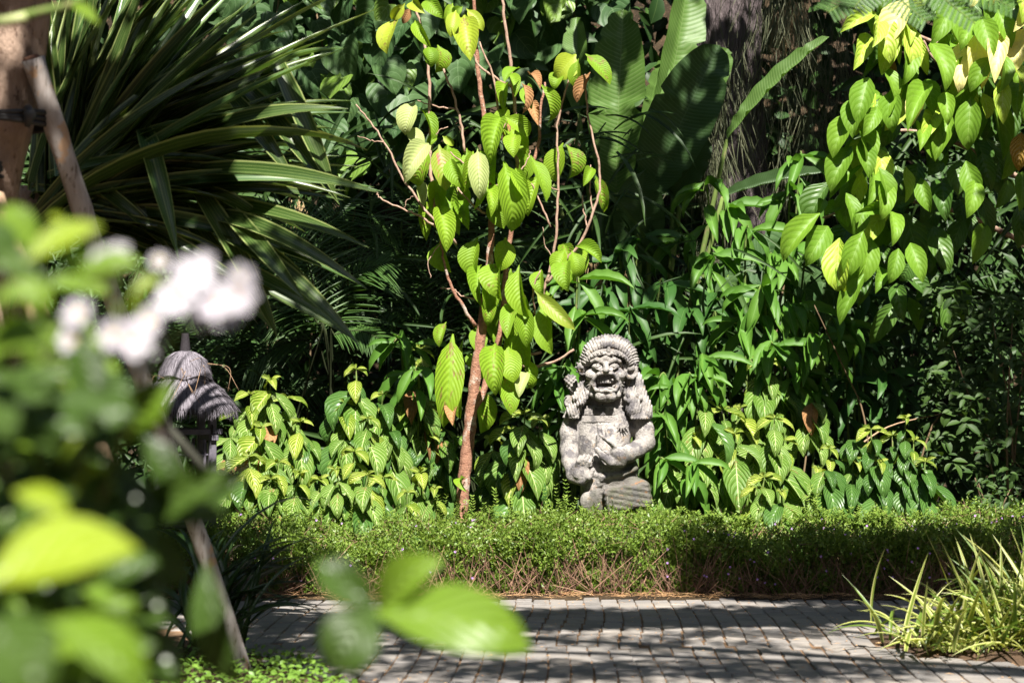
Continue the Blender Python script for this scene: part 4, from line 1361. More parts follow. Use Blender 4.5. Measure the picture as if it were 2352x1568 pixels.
# blades read off the photograph: base, tip, depth at the tip, width in px, arch set, mesh
PB = [(100, 470, 118, -80, 0.0, 34, 0), (120, 470, 190, -60, 0.1, 36, 0), (130, 460, 250, -90, 0.2, 40, 0), (140, 460, 330, -60, 0.0, 42, 0), (150, 450, 400, -70, 0.1, 46, 0), (150, 450, 480, -60, -0.1, 46, 0), (160, 450, 560, -60, 0.0, 46, 0), (165, 450, 640, -30, 0.2, 40, 0),
      (170, 440, 720, -10, 0.3, 42, 0), (175, 440, 810, -30, 0.4, 36, 0), (180, 430, 880, 15, 0.3, 34, 0), (180, 450, 760, 120, 0.1, 34, 1), (190, 450, 800, 108, -0.2, 30, 0), (180, 460, 690, 90, 0.3, 36, 0), (190, 460, 820, 232, -0.1, 32, 1), (200, 470, 790, 300, 0.2, 34, 1),
      (190, 450, 640, 170, 0.2, 44, 0), (180, 455, 620, 60, 0.3, 40, 0), (200, 470, 880, 440, -0.2, 40, 1), (210, 490, 860, 430, 0.1, 36, 1), (200, 480, 790, 460, 0.3, 36, 1), (220, 500, 840, 660, 0.0, 40, 1), (230, 520, 830, 790, -0.1, 42, 1), (240, 540, 760, 720, 0.2, 38, 1),
      (210, 500, 700, 600, 0.2, 38, 1), (200, 420, 410, 590, -0.3, 40, 2), (330, 300, 410, 595, -0.3, 42, 2), (450, 430, 640, 780, -0.2, 44, 1), (420, 480, 600, 720, 0.0, 40, 1), (560, 200, 780, 470, -0.2, 40, 1), (640, 150, 775, 460, -0.2, 40, 1), (540, 230, 680, 420, 0.0, 38, 1), (480, 440, 640, 560, 0.1, 34, 1),
      (190, 410, 410, 600, -0.1, 30, 1), (200, 430, 360, 560, 0.0, 32, 1), (420, 330, 800, 250, -0.5, 38, 1), (430, 400, 880, 445, -0.6, 40, 1), (450, 470, 850, 570, -0.5, 40, 1), (480, 500, 845, 665, -0.6, 40, 1), (500, 540, 830, 800, -0.6, 42, 1), (520, 480, 700, 690, -0.6, 40, 1), (560, 560, 770, 730, -0.5, 38, 1), (600, 180, 790, 112, -0.6, 34, 0), (150, 500, 60, 250, 0.2, 36, 0), (120, 520, 20, 720, -0.2, 34, 1), (110, 520, 100, 700, 0.1, 34, 1), (560, 540, 800, 640, 0.0, 34, 1), (250, 560, 620, 660, 0.3, 36, 1), (500, 600, 790, 760, -0.1, 36, 1), (300, 520, 640, 770, 0.2, 36, 1)]
for i, (bx, by, tx, ty, dd, w, k) in enumerate(PB):
    b = P(bx, by, PND + rng.uniform(-0.15, 0.15))
    t = P(tx, ty, PND + dd + rng.uniform(-0.2, 0.2))
    me = rng.choice((pan_kink if k == 2 else pan_sets[k])[rng.choice((0, 0, 1))])
    link('leaf', me, pandanus, leaf_matrix(b, t, Vector((rng.uniform(-0.3, 0.3), -1.0, 0.55)), w * px(PND) * 1.08))
for i in range(165):
    a = R(rng.uniform(-32, 96))
    Ln = rng.uniform(430, 760) * (0.8 if a < 0 else 1)
    b = P(110 + rng.uniform(-40, 70), 470 + rng.uniform(-60, 60), PND + rng.uniform(-0.2, 0.3))
    t = P(110 + Ln * math.cos(a), 470 - Ln * math.sin(a) * 0.95, PND + rng.uniform(-0.2, 0.9))
    me = rng.choice(pan_sets[1 if a < 0.7 else 0][rng.choice((0, 0, 1))])
    link('leaf', me, pandanus, leaf_matrix(b, t, Vector((rng.uniform(-0.6, 0.6), -0.9, 0.7)), rng.uniform(26, 38) * px(PND) * 1.0))

# ------------------------------------------------------------------ giant paddle leaves (bird of paradise)
M_PADDLE = leaf_mat('paddle_leaf', (0.060, 0.125, 0.028), (0.080, 0.155, 0.036), (0.11, 0.18, 0.05), 0.03, 44, 0.4, 0.06, 0.5, 0.35, 0.25, (1.15, 1.3, 0.5), 0.12)
M_PADDLE_SHADE = leaf_mat('shaded_paddle_leaf', (0.028, 0.062, 0.022), (0.036, 0.075, 0.026), (0.045, 0.085, 0.032), 0.03, 44, 0.4, 0.06, 0.45, 0.35, 0.2, (1.15, 1.3, 0.5), 0.1)  # darker copy for leaves in shadow; their shade is in the colour
pad = leaf_set('leaf', [M_PADDLE, M_PADDLE_SHADE], 3, rag=0.07, nv=34, nu=3, prof=prof_ellip(1.0, 0.42), fold=0.30, curl=0.30, wave=0.006, wn=5, asp=0.3)
pad_arch = leaf_set('leaf', [M_PADDLE, M_PADDLE_SHADE], 2, nv=14, nu=3, prof=prof_ellip(1.1, 0.5), fold=0.3, curl=0.4, tipdrop=2.4, asp=0.4)
BD = 14.9
b0 = P(1440, 900, BD)
b0.z = 0.0
paddle = thing('paddle_plant', 'tall plant with giant upright paddle leaves ribbed across, standing beside the furrowed trunk', 'plant', b0)
PDL = [(1415, 445, 1432, 22, 0.0, 132, 0, 0, (-0.2, -1, 0.1)), (1490, 380, 1585, -90, 0.6, 110, 0, 0, (0.5, -0.9, 0.1)), (1480, 320, 1522, 140, 0.4, 58, 0, 0, (0.2, -1, 0.1)), (1330, 260, 1325, 40, 0.5, 64, 0, 0, (-0.3, -1, 0.1)),
       (1490, 440, 1652, 104, -0.5, 150, 1, 0, (-0.55, -0.6, -0.85)), (1590, 250, 1672, 112, -0.2, 74, 0, 0, (0.45, -0.6, 0.8)), (1470, 600, 1478, 395, -0.5, 120, 1, 0, (-0.3, -0.6, -0.8)), (1670, 320, 1905, 85, -0.6, 46, 0, 0, (-0.5, -0.7, 0.6)), (1660, 452, 1900, 395, -0.4, 38, 1, 0, (0.1, -0.8, 0.7)),
       (1545, 450, 1625, 320, -0.2, 70, 1, 0, (-0.5, -0.6, -0.8)), (1430, 600, 1380, 470, 0.1, 60, 1, 0, (-0.4, -0.9, -0.6)), (1450, 640, 1560, 520, -0.1, 80, 1, 0, (0.3, -0.6, -0.8)), (1240, 330, 1275, 180, 0.6, 60, 1, 0, (-0.3, -1, 0.1))]
for bx, by, tx, ty, dd, w, mi, arch, n in PDL:
    b, t = P(bx, by, BD + dd * 0.6), P(tx, ty, BD + dd)
    base = b0 + Vector((rng.uniform(-0.2, 0.2), rng.uniform(-0.15, 0.15), 0.0))
    mid = (base + b) / 2 + Vector((0.05, 0, 0.1))
    tube('stalk', smooth_path([base, mid, b], 6), [0.035, 0.026, 0.016], M_STALK, paddle, 8)
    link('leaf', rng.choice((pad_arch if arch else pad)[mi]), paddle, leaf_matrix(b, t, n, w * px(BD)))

# ------------------------------------------------------------------ shrubs with cream-veined leaves
M_SAN = leaf_mat('veined_leaf', (0.075, 0.155, 0.025), (0.115, 0.205, 0.034), (0.42, 0.49, 0.21), 0.050, 8, 0.17, 0.42, 0.5, 0.3, 0.25, (1.2, 1.25, 0.5), 0.5, vary=True, brown=0.14)
M_SAN_Y = leaf_mat('young_veined_leaf', (0.115, 0.195, 0.020), (0.175, 0.250, 0.024), (0.56, 0.58, 0.16), 0.07, 8, 0.28, 0.42, 0.45, 0.4, 0.28, (1.2, 1.2, 0.5), 0.5, vary=True)
M_SAN_P = leaf_mat('plain_green_leaf', (0.040, 0.105, 0.022), (0.062, 0.14, 0.03), (0.13, 0.22, 0.06), 0.04, 8, 0.12, 0.42, 0.40, 0.45, 0.25, (1.2, 1.25, 0.5), 0.5)
san = leaf_set('leaf', [M_SAN, M_SAN_Y, M_SAN_P, M_DEAD], 5, nv=8, nu=2, prof=prof_ellip(0.92, 0.85, 0.06, 0.05), fold=0.25, curl=0.75, wave=0.010, wn=2.5, cor=0.002, cn=9, tipdrop=0.6, twist=0.4, rag=0.04)


def veined_shrub(label, root_px, d, shoots, plain=0.0, name='veined_shrub', size=1.0, extra=0):
    r = P(root_px, 1190, d)
    r.z = 0.0
    t = thing(name, label, 'shrub', r, 'cream-veined shrubs behind the hedge')
    allsh = [(x, y, dd, s, k < 2 + 0.45 * len(shoots)) for k, (x, y, dd, s) in enumerate(shoots)]
    for _ in range(round(extra * 0.65)):
        x, y, dd, s = rng.choice(shoots)
        allsh.append((x + rng.gauss(0, 38), y + rng.uniform(40, 130), dd + rng.uniform(-0.1, 0.35), s * rng.uniform(0.8, 1.05), False))
    for x, y, dd, s, top in allsh:
        tipp = P(x, y, d + dd)
        tipp.z = max(tipp.z, 0.35)
        base = r + Vector(((tipp.x - r.x) * 0.5 + rng.uniform(-0.05, 0.05), (tipp.y - r.y) * 0.5, 0))
        stem = smooth_path([base, base.lerp(tipp, 0.5) + rvec(0.04), tipp], 5)
        tube('stem', stem, [0.010, 0.005], M_STALK if top else M_STALK_BROWN, t, 6)
        rot = rng.uniform(0, 3.14)
        n_pair = 7 if top else 5
        for k in range(n_pair):
            age = k if top else k + 2
            rot += rng.uniform(-0.2, 0.2)
            f = 1 - max(0, k - 1) * 0.075 / max(0.25, (tipp - base).length)
            node = base.lerp(tipp, max(0.15, f))
            L = s * size * (0.085 + 0.082 * min(age, 3)) * rng.uniform(0.6, 1.2)
            W = L * rng.uniform(0.38, 0.48)
            for q in (0, 1, 2) if age < 1 else (0, 1):
                a = rot + k * 1.57 + q * (2.09 if age < 1 else 3.1416) + rng.uniform(-0.35, 0.35)
                el = (0.20, -0.50, -1.0, -1.25)[min(age, 3)] + rng.uniform(-0.22, 0.22)
                dv = Vector((math.cos(a) * math.cos(el), math.sin(a) * math.cos(el) - (0.38 if age > 1 else 0), math.sin(el))).normalized()
                nrm = Vector((math.cos(a) * 0.45 + rng.uniform(-0.2, 0.2), math.sin(a) * 0.4 - 0.75, 0.55))
                mi = 1 if age < 2 and top else (1 if age == 2 and top and rng.random() < 0.35 else 0)
                if mi == 0 and rng.random() < plain:
                    mi = 2
                if age > 2 and rng.random() < 0.03:
                    mi = 3
                link('leaf', rng.choice(san[mi]), t, leaf_matrix(node, node + dv * L, nrm, W))
    return t


veined_shrub('bushy veined shrub with yellow tips just right of the thatched lantern', 615, 12.5, [(622, 872, 0.1, 1.0), (575, 905, 0.0, 1.0), (690, 968, -0.1, 1.0), (545, 950, 0.1, 0.9), (660, 915, 0.2, 0.9), (600, 980, -0.2, 1.0), (700, 1010, 0.0, 1.1), (530, 1005, -0.1, 0.9)], 0.1, extra=7)
veined_shrub('low veined shrub at the foot of the lantern with a single yellow rosette', 585, 12.1, [(570, 1048, 0.0, 1.0), (640, 1062, -0.05, 1.0), (622, 1100, -0.1, 0.9), (535, 1070, 0.1, 0.9), (690, 1085, 0.0, 0.8)], 0.1, extra=4)
veined_shrub('tall leafy veined shrub between the lantern bush and the sapling', 830, 12.7, [(818, 848, 0.0, 0.95), (880, 905, 0.0, 1.0), (790, 925, -0.1, 0.9), (925, 935, 0.1, 1.0), (845, 960, -0.2, 1.05), (770, 965, 0.0, 0.9), (900, 990, -0.1, 1.0), (960, 900, 0.2, 1.0)], 0.25, extra=9)
veined_shrub('pair of low yellow-tipped veined rosettes overhanging the hedge left of the sapling', 800, 12.05, [(772, 1078, -0.1, 0.95), (845, 1090, -0.1, 0.9), (815, 1036, 0.05, 0.95), (735, 1100, 0.0, 0.8), (880, 1095, 0.1, 0.8)], 0.1, extra=3)
veined_shrub('smallest veined shrub tucked low against the left of the sapling trunk', 955, 12.0, [(935, 1130, -0.1, 0.85), (965, 1085, 0.0, 0.9), (1000, 1120, 0.1, 0.8)], 0.15, extra=3)
veined_shrub('shaded veined shrub directly behind the sapling trunk', 1010, 12.9, [(975, 930, 0.0, 1.0), (1020, 960, 0.0, 1.0), (985, 1000, -0.1, 1.0), (1040, 1030, 0.1, 0.9), (965, 800, 0.3, 0.9)], 0.4, extra=6)
veined_shrub('veined shrub between the sapling trunk and the statue', 1205, 12.5, [(1205, 950, -0.1, 1.1), (1175, 985, 0.0, 1.05), (1240, 965, 0.1, 1.0), (1195, 1050, -0.1, 1.0), (1130, 1010, 0.2, 0.9), (1250, 1050, 0.1, 0.8)], 0.3, extra=6)
veined_shrub('bright veined shrub close to the right elbow of the statue', 1590, 12.7, [(1618, 918, 0.0, 1.0), (1592, 1000, -0.1, 0.9), (1545, 1010, 0.0, 0.9), (1650, 1045, -0.1, 0.8), (1560, 950, 0.2, 0.9)], 0.15, extra=6)
veined_shrub('tall veined shrub under the wavy ginger leaves, several yellow rosettes', 1730, 12.8, [(1688, 995, -0.2, 1.1), (1700, 935, 0.1, 1.0), (1778, 960, -0.1, 1.1), (1755, 830, 0.3, 1.0), (1660, 940, 0.0, 1.0), (1800, 1010, 0.0, 1.1), (1865, 925, 0.2, 0.8), (1735, 1020, -0.1, 1.0)], 0.12, extra=9)
veined_shrub('low veined shrub spilling onto the hedge right of the statue, broad yellow-tipped leaves', 1775, 12.1, [(1755, 1095, -0.1, 0.95), (1795, 1128, -0.15, 0.9), (1735, 1120, 0.0, 0.8)], 0.1, extra=2)
veined_shrub('ragged half-green veined shrub at the far right end of the row', 1930, 12.6, [(1905, 1030, 0.0, 0.9), (1960, 1060, 0.0, 0.85), (1880, 1075, 0.1, 0.9), (2000, 1090, 0.1, 0.8)], 0.6, extra=6)
tg = veined_shrub('plain green leafy shrub, holes eaten in its leaves, where the row ends in deep shade', 2070, 12.5, [(2080, 960, 0.0, 0.7), (2100, 1010, 0.0, 0.9), (2050, 1000, 0.1, 0.8), (2125, 1060, -0.1, 0.9), (2020, 1060, 0.0, 0.9), (2000, 985, 0.1, 0.8), (2100, 1100, 0.0, 0.9), (1960, 1010, 0.2, 0.8)], 1.0, 'green_shrub', extra=9)
tg['group'] = 'green shrubs behind the hedge'

# ------------------------------------------------------------------ gingers with wavy leaves
M_GIN = leaf_mat('ginger_leaf', (0.055, 0.145, 0.022), (0.090, 0.195, 0.032), (0.15, 0.26, 0.06), 0.04, 0, rough=0.5, spec=0.28, trans=0.28, tint=(1.15, 1.3, 0.5))
M_GIN_SHADE = leaf_mat('shaded_ginger_leaf', (0.026, 0.080, 0.018), (0.040, 0.105, 0.024), (0.08, 0.15, 0.04), 0.04, 0, rough=0.48, spec=0.28, trans=0.25, tint=(1.15, 1.3, 0.5))  # shade of the dim clumps put into a darker leaf colour
gin = leaf_set('leaf', [M_GIN, M_GIN_SHADE], 5, nv=10, nu=1, prof=prof_ellip(0.85, 0.85, 0.03, 0.05), fold=0.45, curl=0.7, wave=0.014, wn=4.5, tipdrop=0.5, asp=0.22)


def ginger(label, root_px, d, canes, mi=0):
    """Canes arch over at the top; leaves stand on both sides of a cane and hang."""
    r = P(root_px, 1190, d)
    r.z = 0.0
    t = thing('ginger_clump', label, 'plant', r, 'ginger clumps behind the veined shrubs')
    for (x, y, dd, lean, n, L0) in canes:
        top = P(x, y, d + dd)
        base = r + Vector(((top.x - r.x) * 0.55, (top.y - r.y) * 0.6 + 0.1, 0))
        side = Vector((lean, -0.25, 0))
        pth = smooth_path([base, base.lerp(top, 0.6) + Vector((-lean * 0.12, 0.08, 0.05)), top - side * 0.12 + Vector((0, 0, 0.01)), top], 6)
        cane = tube('cane', pth, [0.011, 0.006], M_STALK, t, 6)
        for k in range(n):
            f = 1 - 0.62 * k / n
            node = pth[min(len(pth) - 1, int(f * (len(pth) - 1)))] + rvec(0.01)
            sd = 1 if k % 2 else -1
            along = Vector((lean, -0.35, 0))
            cross = Vector((-along.y, along.x, 0)).normalized() if along.length > 0 else Vector((1, 0, 0))
            drop = -0.75 - 0.5 * rng.random() if k > 1 else -0.15
            dv = (along * (0.9 if k < 3 else 0.5) + cross * sd * rng.uniform(0.4, 0.9) + Vector((rng.uniform(-0.25, 0.25), -0.15, drop))).normalized()
            L = L0 * rng.uniform(0.9, 1.25) * (0.75 if k == 0 else 1)
            nrm = Vector((dv.x * 0.5 + rng.uniform(-0.4, 0.4), -0.75, 0.55))
            link('leaf', rng.choice(gin[mi]), t, leaf_matrix(node, node + dv * L, nrm, L * rng.uniform(0.20, 0.28)))


ginger('ginger clump with long crinkled drooping leaves in full sun above the veined shrubs', 1790, 13.3, [(1738, 672, 0.0, -0.5, 11, 0.34), (1825, 712, 0.0, 0.5, 11, 0.34), (1778, 800, -0.2, 0.2, 12, 0.32), (1930, 748, -0.1, 0.7, 12, 0.32), (1880, 780, -0.2, 0.6, 12, 0.31), (1690, 740, 0.1, -0.6, 10, 0.32), (1840, 870, -0.2, 0.3, 8, 0.26)], 0)
ginger('ginger clump beside the right shoulder of the statue, leaves bunched and drooping', 1570, 12.75, [(1625, 828, 0.0, 0.4, 11, 0.29), (1545, 890, 0.0, -0.3, 11, 0.27), (1510, 870, 0.1, -0.5, 9, 0.28), (1590, 870, -0.1, 0.2, 10, 0.27), (1600, 1070, -0.5, 0.4, 8, 0.24), (1520, 960, -0.2, -0.2, 9, 0.24), (1530, 1060, -0.4, 0.3, 7, 0.24)], 0)
ginger('glossy ginger canes standing tall in front of the furrowed trunk', 1740, 14.0, [(1842, 375, 0.0, 0.1, 8, 0.36), (1800, 462, 0.0, -0.4, 9, 0.34), (1615, 440, 0.0, -0.3, 9, 0.34), (1680, 485, 0.1, 0.5, 8, 0.34), (1725, 540, 0.0, 0.3, 8, 0.33), (1560, 560, 0.0, -0.4, 9, 0.34), (1640, 600, -0.1, 0.2, 9, 0.34), (1780, 600, 0.0, 0.4, 9, 0.34), (1870, 560, 0.1, 0.4, 8, 0.33)], 0)
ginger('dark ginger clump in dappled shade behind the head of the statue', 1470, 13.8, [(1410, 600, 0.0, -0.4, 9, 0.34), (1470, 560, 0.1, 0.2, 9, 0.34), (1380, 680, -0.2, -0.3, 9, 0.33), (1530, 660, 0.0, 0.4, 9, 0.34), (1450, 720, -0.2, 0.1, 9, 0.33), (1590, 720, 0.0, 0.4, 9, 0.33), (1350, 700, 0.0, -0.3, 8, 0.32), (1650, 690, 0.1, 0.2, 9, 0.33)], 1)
ginger('small ginger clump between sapling and statue, leaves hanging in a bunch', 1290, 12.9, [(1292, 850, 0.0, -0.2, 11, 0.28), (1265, 880, 0.0, -0.4, 8, 0.26), (1330, 650, 0.3, 0.1, 6, 0.34), (1345, 730, 0.2, 0.3, 6, 0.30)], 0)
ginger('ginger clump whose wavy leaves show above the tall veined shrub left of the sapling', 920, 12.9, [(905, 785, -0.1, -0.4, 8, 0.27), (940, 860, -0.3, -0.5, 7, 0.28), (955, 800, 0.0, 0.3, 6, 0.24)], 0)
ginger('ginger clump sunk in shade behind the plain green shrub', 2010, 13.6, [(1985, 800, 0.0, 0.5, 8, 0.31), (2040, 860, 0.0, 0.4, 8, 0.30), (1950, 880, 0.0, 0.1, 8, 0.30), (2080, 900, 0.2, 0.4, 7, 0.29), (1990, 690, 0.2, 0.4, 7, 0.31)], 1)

# ------------------------------------------------------------------ vines with heart-shaped leaves
M_HEART = leaf_mat('heart_leaf', (0.040, 0.092, 0.040), (0.062, 0.120, 0.048), (0.11, 0.18, 0.08), 0.03, 4, 0.10, 0.7, 0.5, 0.3, 0.25, (1.15, 1.35, 0.4), 0.25)
M_HEART_L = leaf_mat('light_heart_leaf', (0.10, 0.19, 0.035), (0.14, 0.24, 0.045), (0.24, 0.33, 0.12), 0.03, 4, 0.10, 0.7, 0.45, 0.4, 0.3, (1.15, 1.3, 0.4), 0.3)
heart = leaf_set('leaf', [M_HEART, M_HEART_L], 4, heart=True, fold=0.14, curl=0.5)


def vine(label, d, region, n, stems, big=()):
    x0, y0, x1, y1 = region
    r = P((x0 + x1) / 2, 1180, d)
    r.z = 0
    t = thing('heart_leaf_vine', label, 'vine', r, 'vines with heart-shaped leaves')
    for pts in stems:
        q = [P(x, y, d + rng.uniform(0.05, 0.3)) for x, y in pts]
        q[0].z = max(q[0].z, 0)
        tube('stem', smooth_path(q, 5), 0.008, M_STALK_BROWN, t, 6)
    lst = [(*b, 0) for b in big]
    for _ in range(n):
        lst.append((rng.uniform(x0, x1), rng.uniform(y0, y1), rng.uniform(48, 82), 1 if rng.random() < 0.16 else 0))
    for x, y, w, mi in lst:
        dd = d + rng.uniform(-0.5, 0.6)
        c = P(x, y - w * 0.4, dd)
        L = w * px(dd)
        dv = Vector((rng.uniform(-0.8, 0.8), rng.uniform(-0.6, 0.2), -1)).normalized()
        link('leaf', rng.choice(heart[mi]), t, leaf_matrix(c, c + dv * L, (rng.uniform(-1.1, 1.1), -1, rng.uniform(-0.4, 1.2)), L * rng.uniform(1.0, 1.2)))


vine('vine of large blue-green heart leaves climbing between the striped blades and the sapling', 15.2, (520, -30, 960, 400), 150, [[(700, 1100), (720, 700), (760, 400), (740, 100), (700, -60)], [(820, 1100), (800, 600), (850, 300), (830, 0)], [(620, 900), (600, 400), (640, 0)]],
     [(800, 205, 92), (715, 195, 80), (570, 105, 85), (880, 320, 100), (780, 385, 85), (755, 310, 70), (580, 330, 80), (810, 335, 75), (620, 260, 80)])
vine('vine of shaded heart leaves hanging high behind the top of the sapling', 15.8, (930, -40, 1420, 230), 110, [[(1150, 1100), (1120, 600), (1180, 250), (1100, -60)], [(1300, 1000), (1280, 400), (1330, -50)]], [(1010, 130, 90), (1240, 80, 90), (1120, 60, 80)])
vine('vine of dull heart leaves low in the gap above the ginger canes', 14.6, (1640, 560, 1960, 860), 40, [[(1800, 1100), (1780, 800), (1820, 560)]], [(1775, 800, 60), (1740, 790, 50), (1840, 850, 45)])

# ------------------------------------------------------------------ feather palms in the shade
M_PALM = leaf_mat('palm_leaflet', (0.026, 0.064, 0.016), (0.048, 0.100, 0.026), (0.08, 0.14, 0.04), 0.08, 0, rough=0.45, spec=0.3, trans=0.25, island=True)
M_RACHIS = bark_mat('palm_stalk', (0.026, 0.034, 0.012), (0.018, 0.025, 0.009), (0.02, 0.016, 0.01), 1.0, 0.4, 12.0, 0.2, 0.003)
T_LFT = leaf_arrays(4, 1, lambda t: (1 - t) ** 0.6 * min(1, 0.4 + 4 * t), 0.35, 0.45, asp=0.06)


def palm(label, rx, d, fronds):
    r = P(rx, 1185, d)
    r.z = 0
    t = thing('feather_palm', label, 'palm', r, 'feather palms in the undergrowth')
    for (b, m, e, dd, n, L) in fronds:
        q = smooth_path([P(*b, d + dd * 0.3), P(*m, d + dd * 0.7), P(*e, d + dd)], 10)
        base = r + Vector((rng.uniform(-0.5, 0.5), rng.uniform(0.2, 0.5), 0.05))
        fr = tube('frond', smooth_path([base, base.lerp(q[0], 0.6) + Vector((0, 0.1, 0.1))] + q, 3), [0.007, 0.006, 0.005, 0.002], M_RACHIS, t, 6)
        B, T, N, W = [], [], [], []
        for k in range(n):
            f = 0.05 + 0.93 * k / n
            i = f * (len(q) - 1)
            p = q[int(i)].lerp(q[min(int(i) + 1, len(q) - 1)], i - int(i))
            tg_ = (q[min(int(i) + 1, len(q) - 1)] - q[max(int(i) - 1, 0)]).normalized()
            for s in (-1, 1):
                up = Vector((0, -0.5, 0.85))
                out = tg_.cross(up).normalized() * s
                dv = (out * 1.0 + tg_ * 0.55 + Vector((0, 0, -0.35)) + rvec(0.08)).normalized()
                LL = L * (0.55 + 0.75 * math.sin(math.pi * min(1, f * 0.85 + 0.12))) * rng.uniform(0.9, 1.1)
                B.append(tuple(p)), T.append(tuple(p + dv * LL)), N.append(tuple(up + rvec(0.2))), W.append(0.02)
        sublink('leaflets', mass_mesh('leaflets', T_LFT, B, T, N, W, M_PALM), fr, t, kind='stuff')


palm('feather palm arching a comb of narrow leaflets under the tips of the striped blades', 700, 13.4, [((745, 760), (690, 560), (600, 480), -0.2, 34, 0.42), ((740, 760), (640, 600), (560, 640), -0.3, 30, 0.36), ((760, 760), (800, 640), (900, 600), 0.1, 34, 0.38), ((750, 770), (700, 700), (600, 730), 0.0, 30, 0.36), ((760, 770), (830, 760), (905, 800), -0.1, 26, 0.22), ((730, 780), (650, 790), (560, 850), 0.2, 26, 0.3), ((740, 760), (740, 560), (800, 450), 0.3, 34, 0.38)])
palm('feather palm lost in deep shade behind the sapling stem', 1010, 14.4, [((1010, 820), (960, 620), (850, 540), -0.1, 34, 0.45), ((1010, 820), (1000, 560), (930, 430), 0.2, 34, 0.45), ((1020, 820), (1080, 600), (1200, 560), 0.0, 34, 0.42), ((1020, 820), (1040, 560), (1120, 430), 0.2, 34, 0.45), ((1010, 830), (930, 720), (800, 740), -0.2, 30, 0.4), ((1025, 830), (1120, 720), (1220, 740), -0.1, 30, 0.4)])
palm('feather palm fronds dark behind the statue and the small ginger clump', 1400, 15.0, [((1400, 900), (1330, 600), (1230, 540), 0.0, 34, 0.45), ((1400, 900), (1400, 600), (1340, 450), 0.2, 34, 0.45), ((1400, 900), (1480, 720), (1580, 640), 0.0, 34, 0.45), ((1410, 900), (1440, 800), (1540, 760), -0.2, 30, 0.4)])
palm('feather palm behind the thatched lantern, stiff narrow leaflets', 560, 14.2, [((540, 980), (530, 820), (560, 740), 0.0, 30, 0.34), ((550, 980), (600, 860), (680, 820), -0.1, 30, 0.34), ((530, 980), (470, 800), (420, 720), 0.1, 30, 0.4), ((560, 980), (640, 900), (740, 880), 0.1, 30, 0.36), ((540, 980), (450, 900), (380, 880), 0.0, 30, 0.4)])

# ------------------------------------------------------------------ large-leaved tree overhanging from the right
M_BIG = leaf_mat('broad_leaf', (0.105, 0.215, 0.022), (0.150, 0.280, 0.028), (0.20, 0.32, 0.06), 0.03, 7, 0.07, 0.38, 0.5, 0.3, 0.34, (1.2, 1.3, 0.4), 0.15)
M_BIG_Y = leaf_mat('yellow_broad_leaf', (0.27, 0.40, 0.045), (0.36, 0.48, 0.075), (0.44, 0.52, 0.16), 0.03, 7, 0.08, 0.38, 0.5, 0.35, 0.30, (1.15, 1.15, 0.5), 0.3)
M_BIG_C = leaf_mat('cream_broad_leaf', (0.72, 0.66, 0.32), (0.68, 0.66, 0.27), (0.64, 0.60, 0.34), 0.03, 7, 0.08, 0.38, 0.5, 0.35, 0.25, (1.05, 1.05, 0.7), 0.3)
M_BIG_SHADE = leaf_mat('shaded_broad_leaf', (0.045, 0.110, 0.020), (0.070, 0.145, 0.024), (0.11, 0.19, 0.05), 0.03, 7, 0.08, 0.38, 0.42, 0.45, 0.30, (1.2, 1.35, 0.4), 0.3)  # shaded leaves of the same tree, the shade painted into the green
M_BIG_O = leaf_mat('orange_broad_leaf', (0.30, 0.18, 0.03), (0.34, 0.20, 0.03), (0.36, 0.24, 0.06), 0.03, 8, 0.10, 0.38, 0.5, 0.35, 0.3, (1.1, 1.1, 0.5), 0.7)
bigl = leaf_set('leaf', [M_BIG, M_BIG_Y, M_BIG_C, M_BIG_SHADE, M_BIG_O, M_DEAD], 4, nv=9, nu=2, prof=prof_ellip(0.86, 0.8, 0.05, 0.05), fold=0.30, curl=0.65, wave=0.014, wn=3, cor=0.0012, cn=7, tipdrop=0.7, twist=0.5)
OD = 12.6
o0 = Vector((4.3, 13.6, 0.0))
bigtree = thing('broad_leaf_tree', 'tree hung with big drooping leaves, cream and yellow above and green below', 'tree', o0)
tube('trunk', smooth_path([o0, o0 + Vector((0.05, -0.1, 1.4)), o0 + Vector((-0.1, -0.3, 2.8)), o0 + Vector((-0.3, -0.5, 4.6))], 5), [0.11, 0.09, 0.07, 0.04], M_BARK_TAN, bigtree, 12, 0.03)
for pts in ([(2330, 60), (2200, 110), (2060, 60), (1990, 30)], [(2350, 240), (2250, 200), (2150, 140), (2120, 90)], [(2360, 420), (2200, 330), (2060, 300), (1990, 350)], [(2360, 560), (2180, 480), (2020, 460), (1890, 500)], [(2250, 200), (2180, 190), (2130, 230)], [(2330, 40), (2330, 20), (2300, 0)]):
    tube('branch', smooth_path([P(x, y, OD + 0.15 + 0.002 * (x - 1900)) for x, y in pts], 5), [0.022, 0.007], M_TWIG, bigtree, 6)
Z3 = lambda x, y: (1470 + x * 0.3906, y * 0.3906)
Z6 = lambda x, y: (1408.75 + x * 0.4011, 612.5 + y * 0.4011)
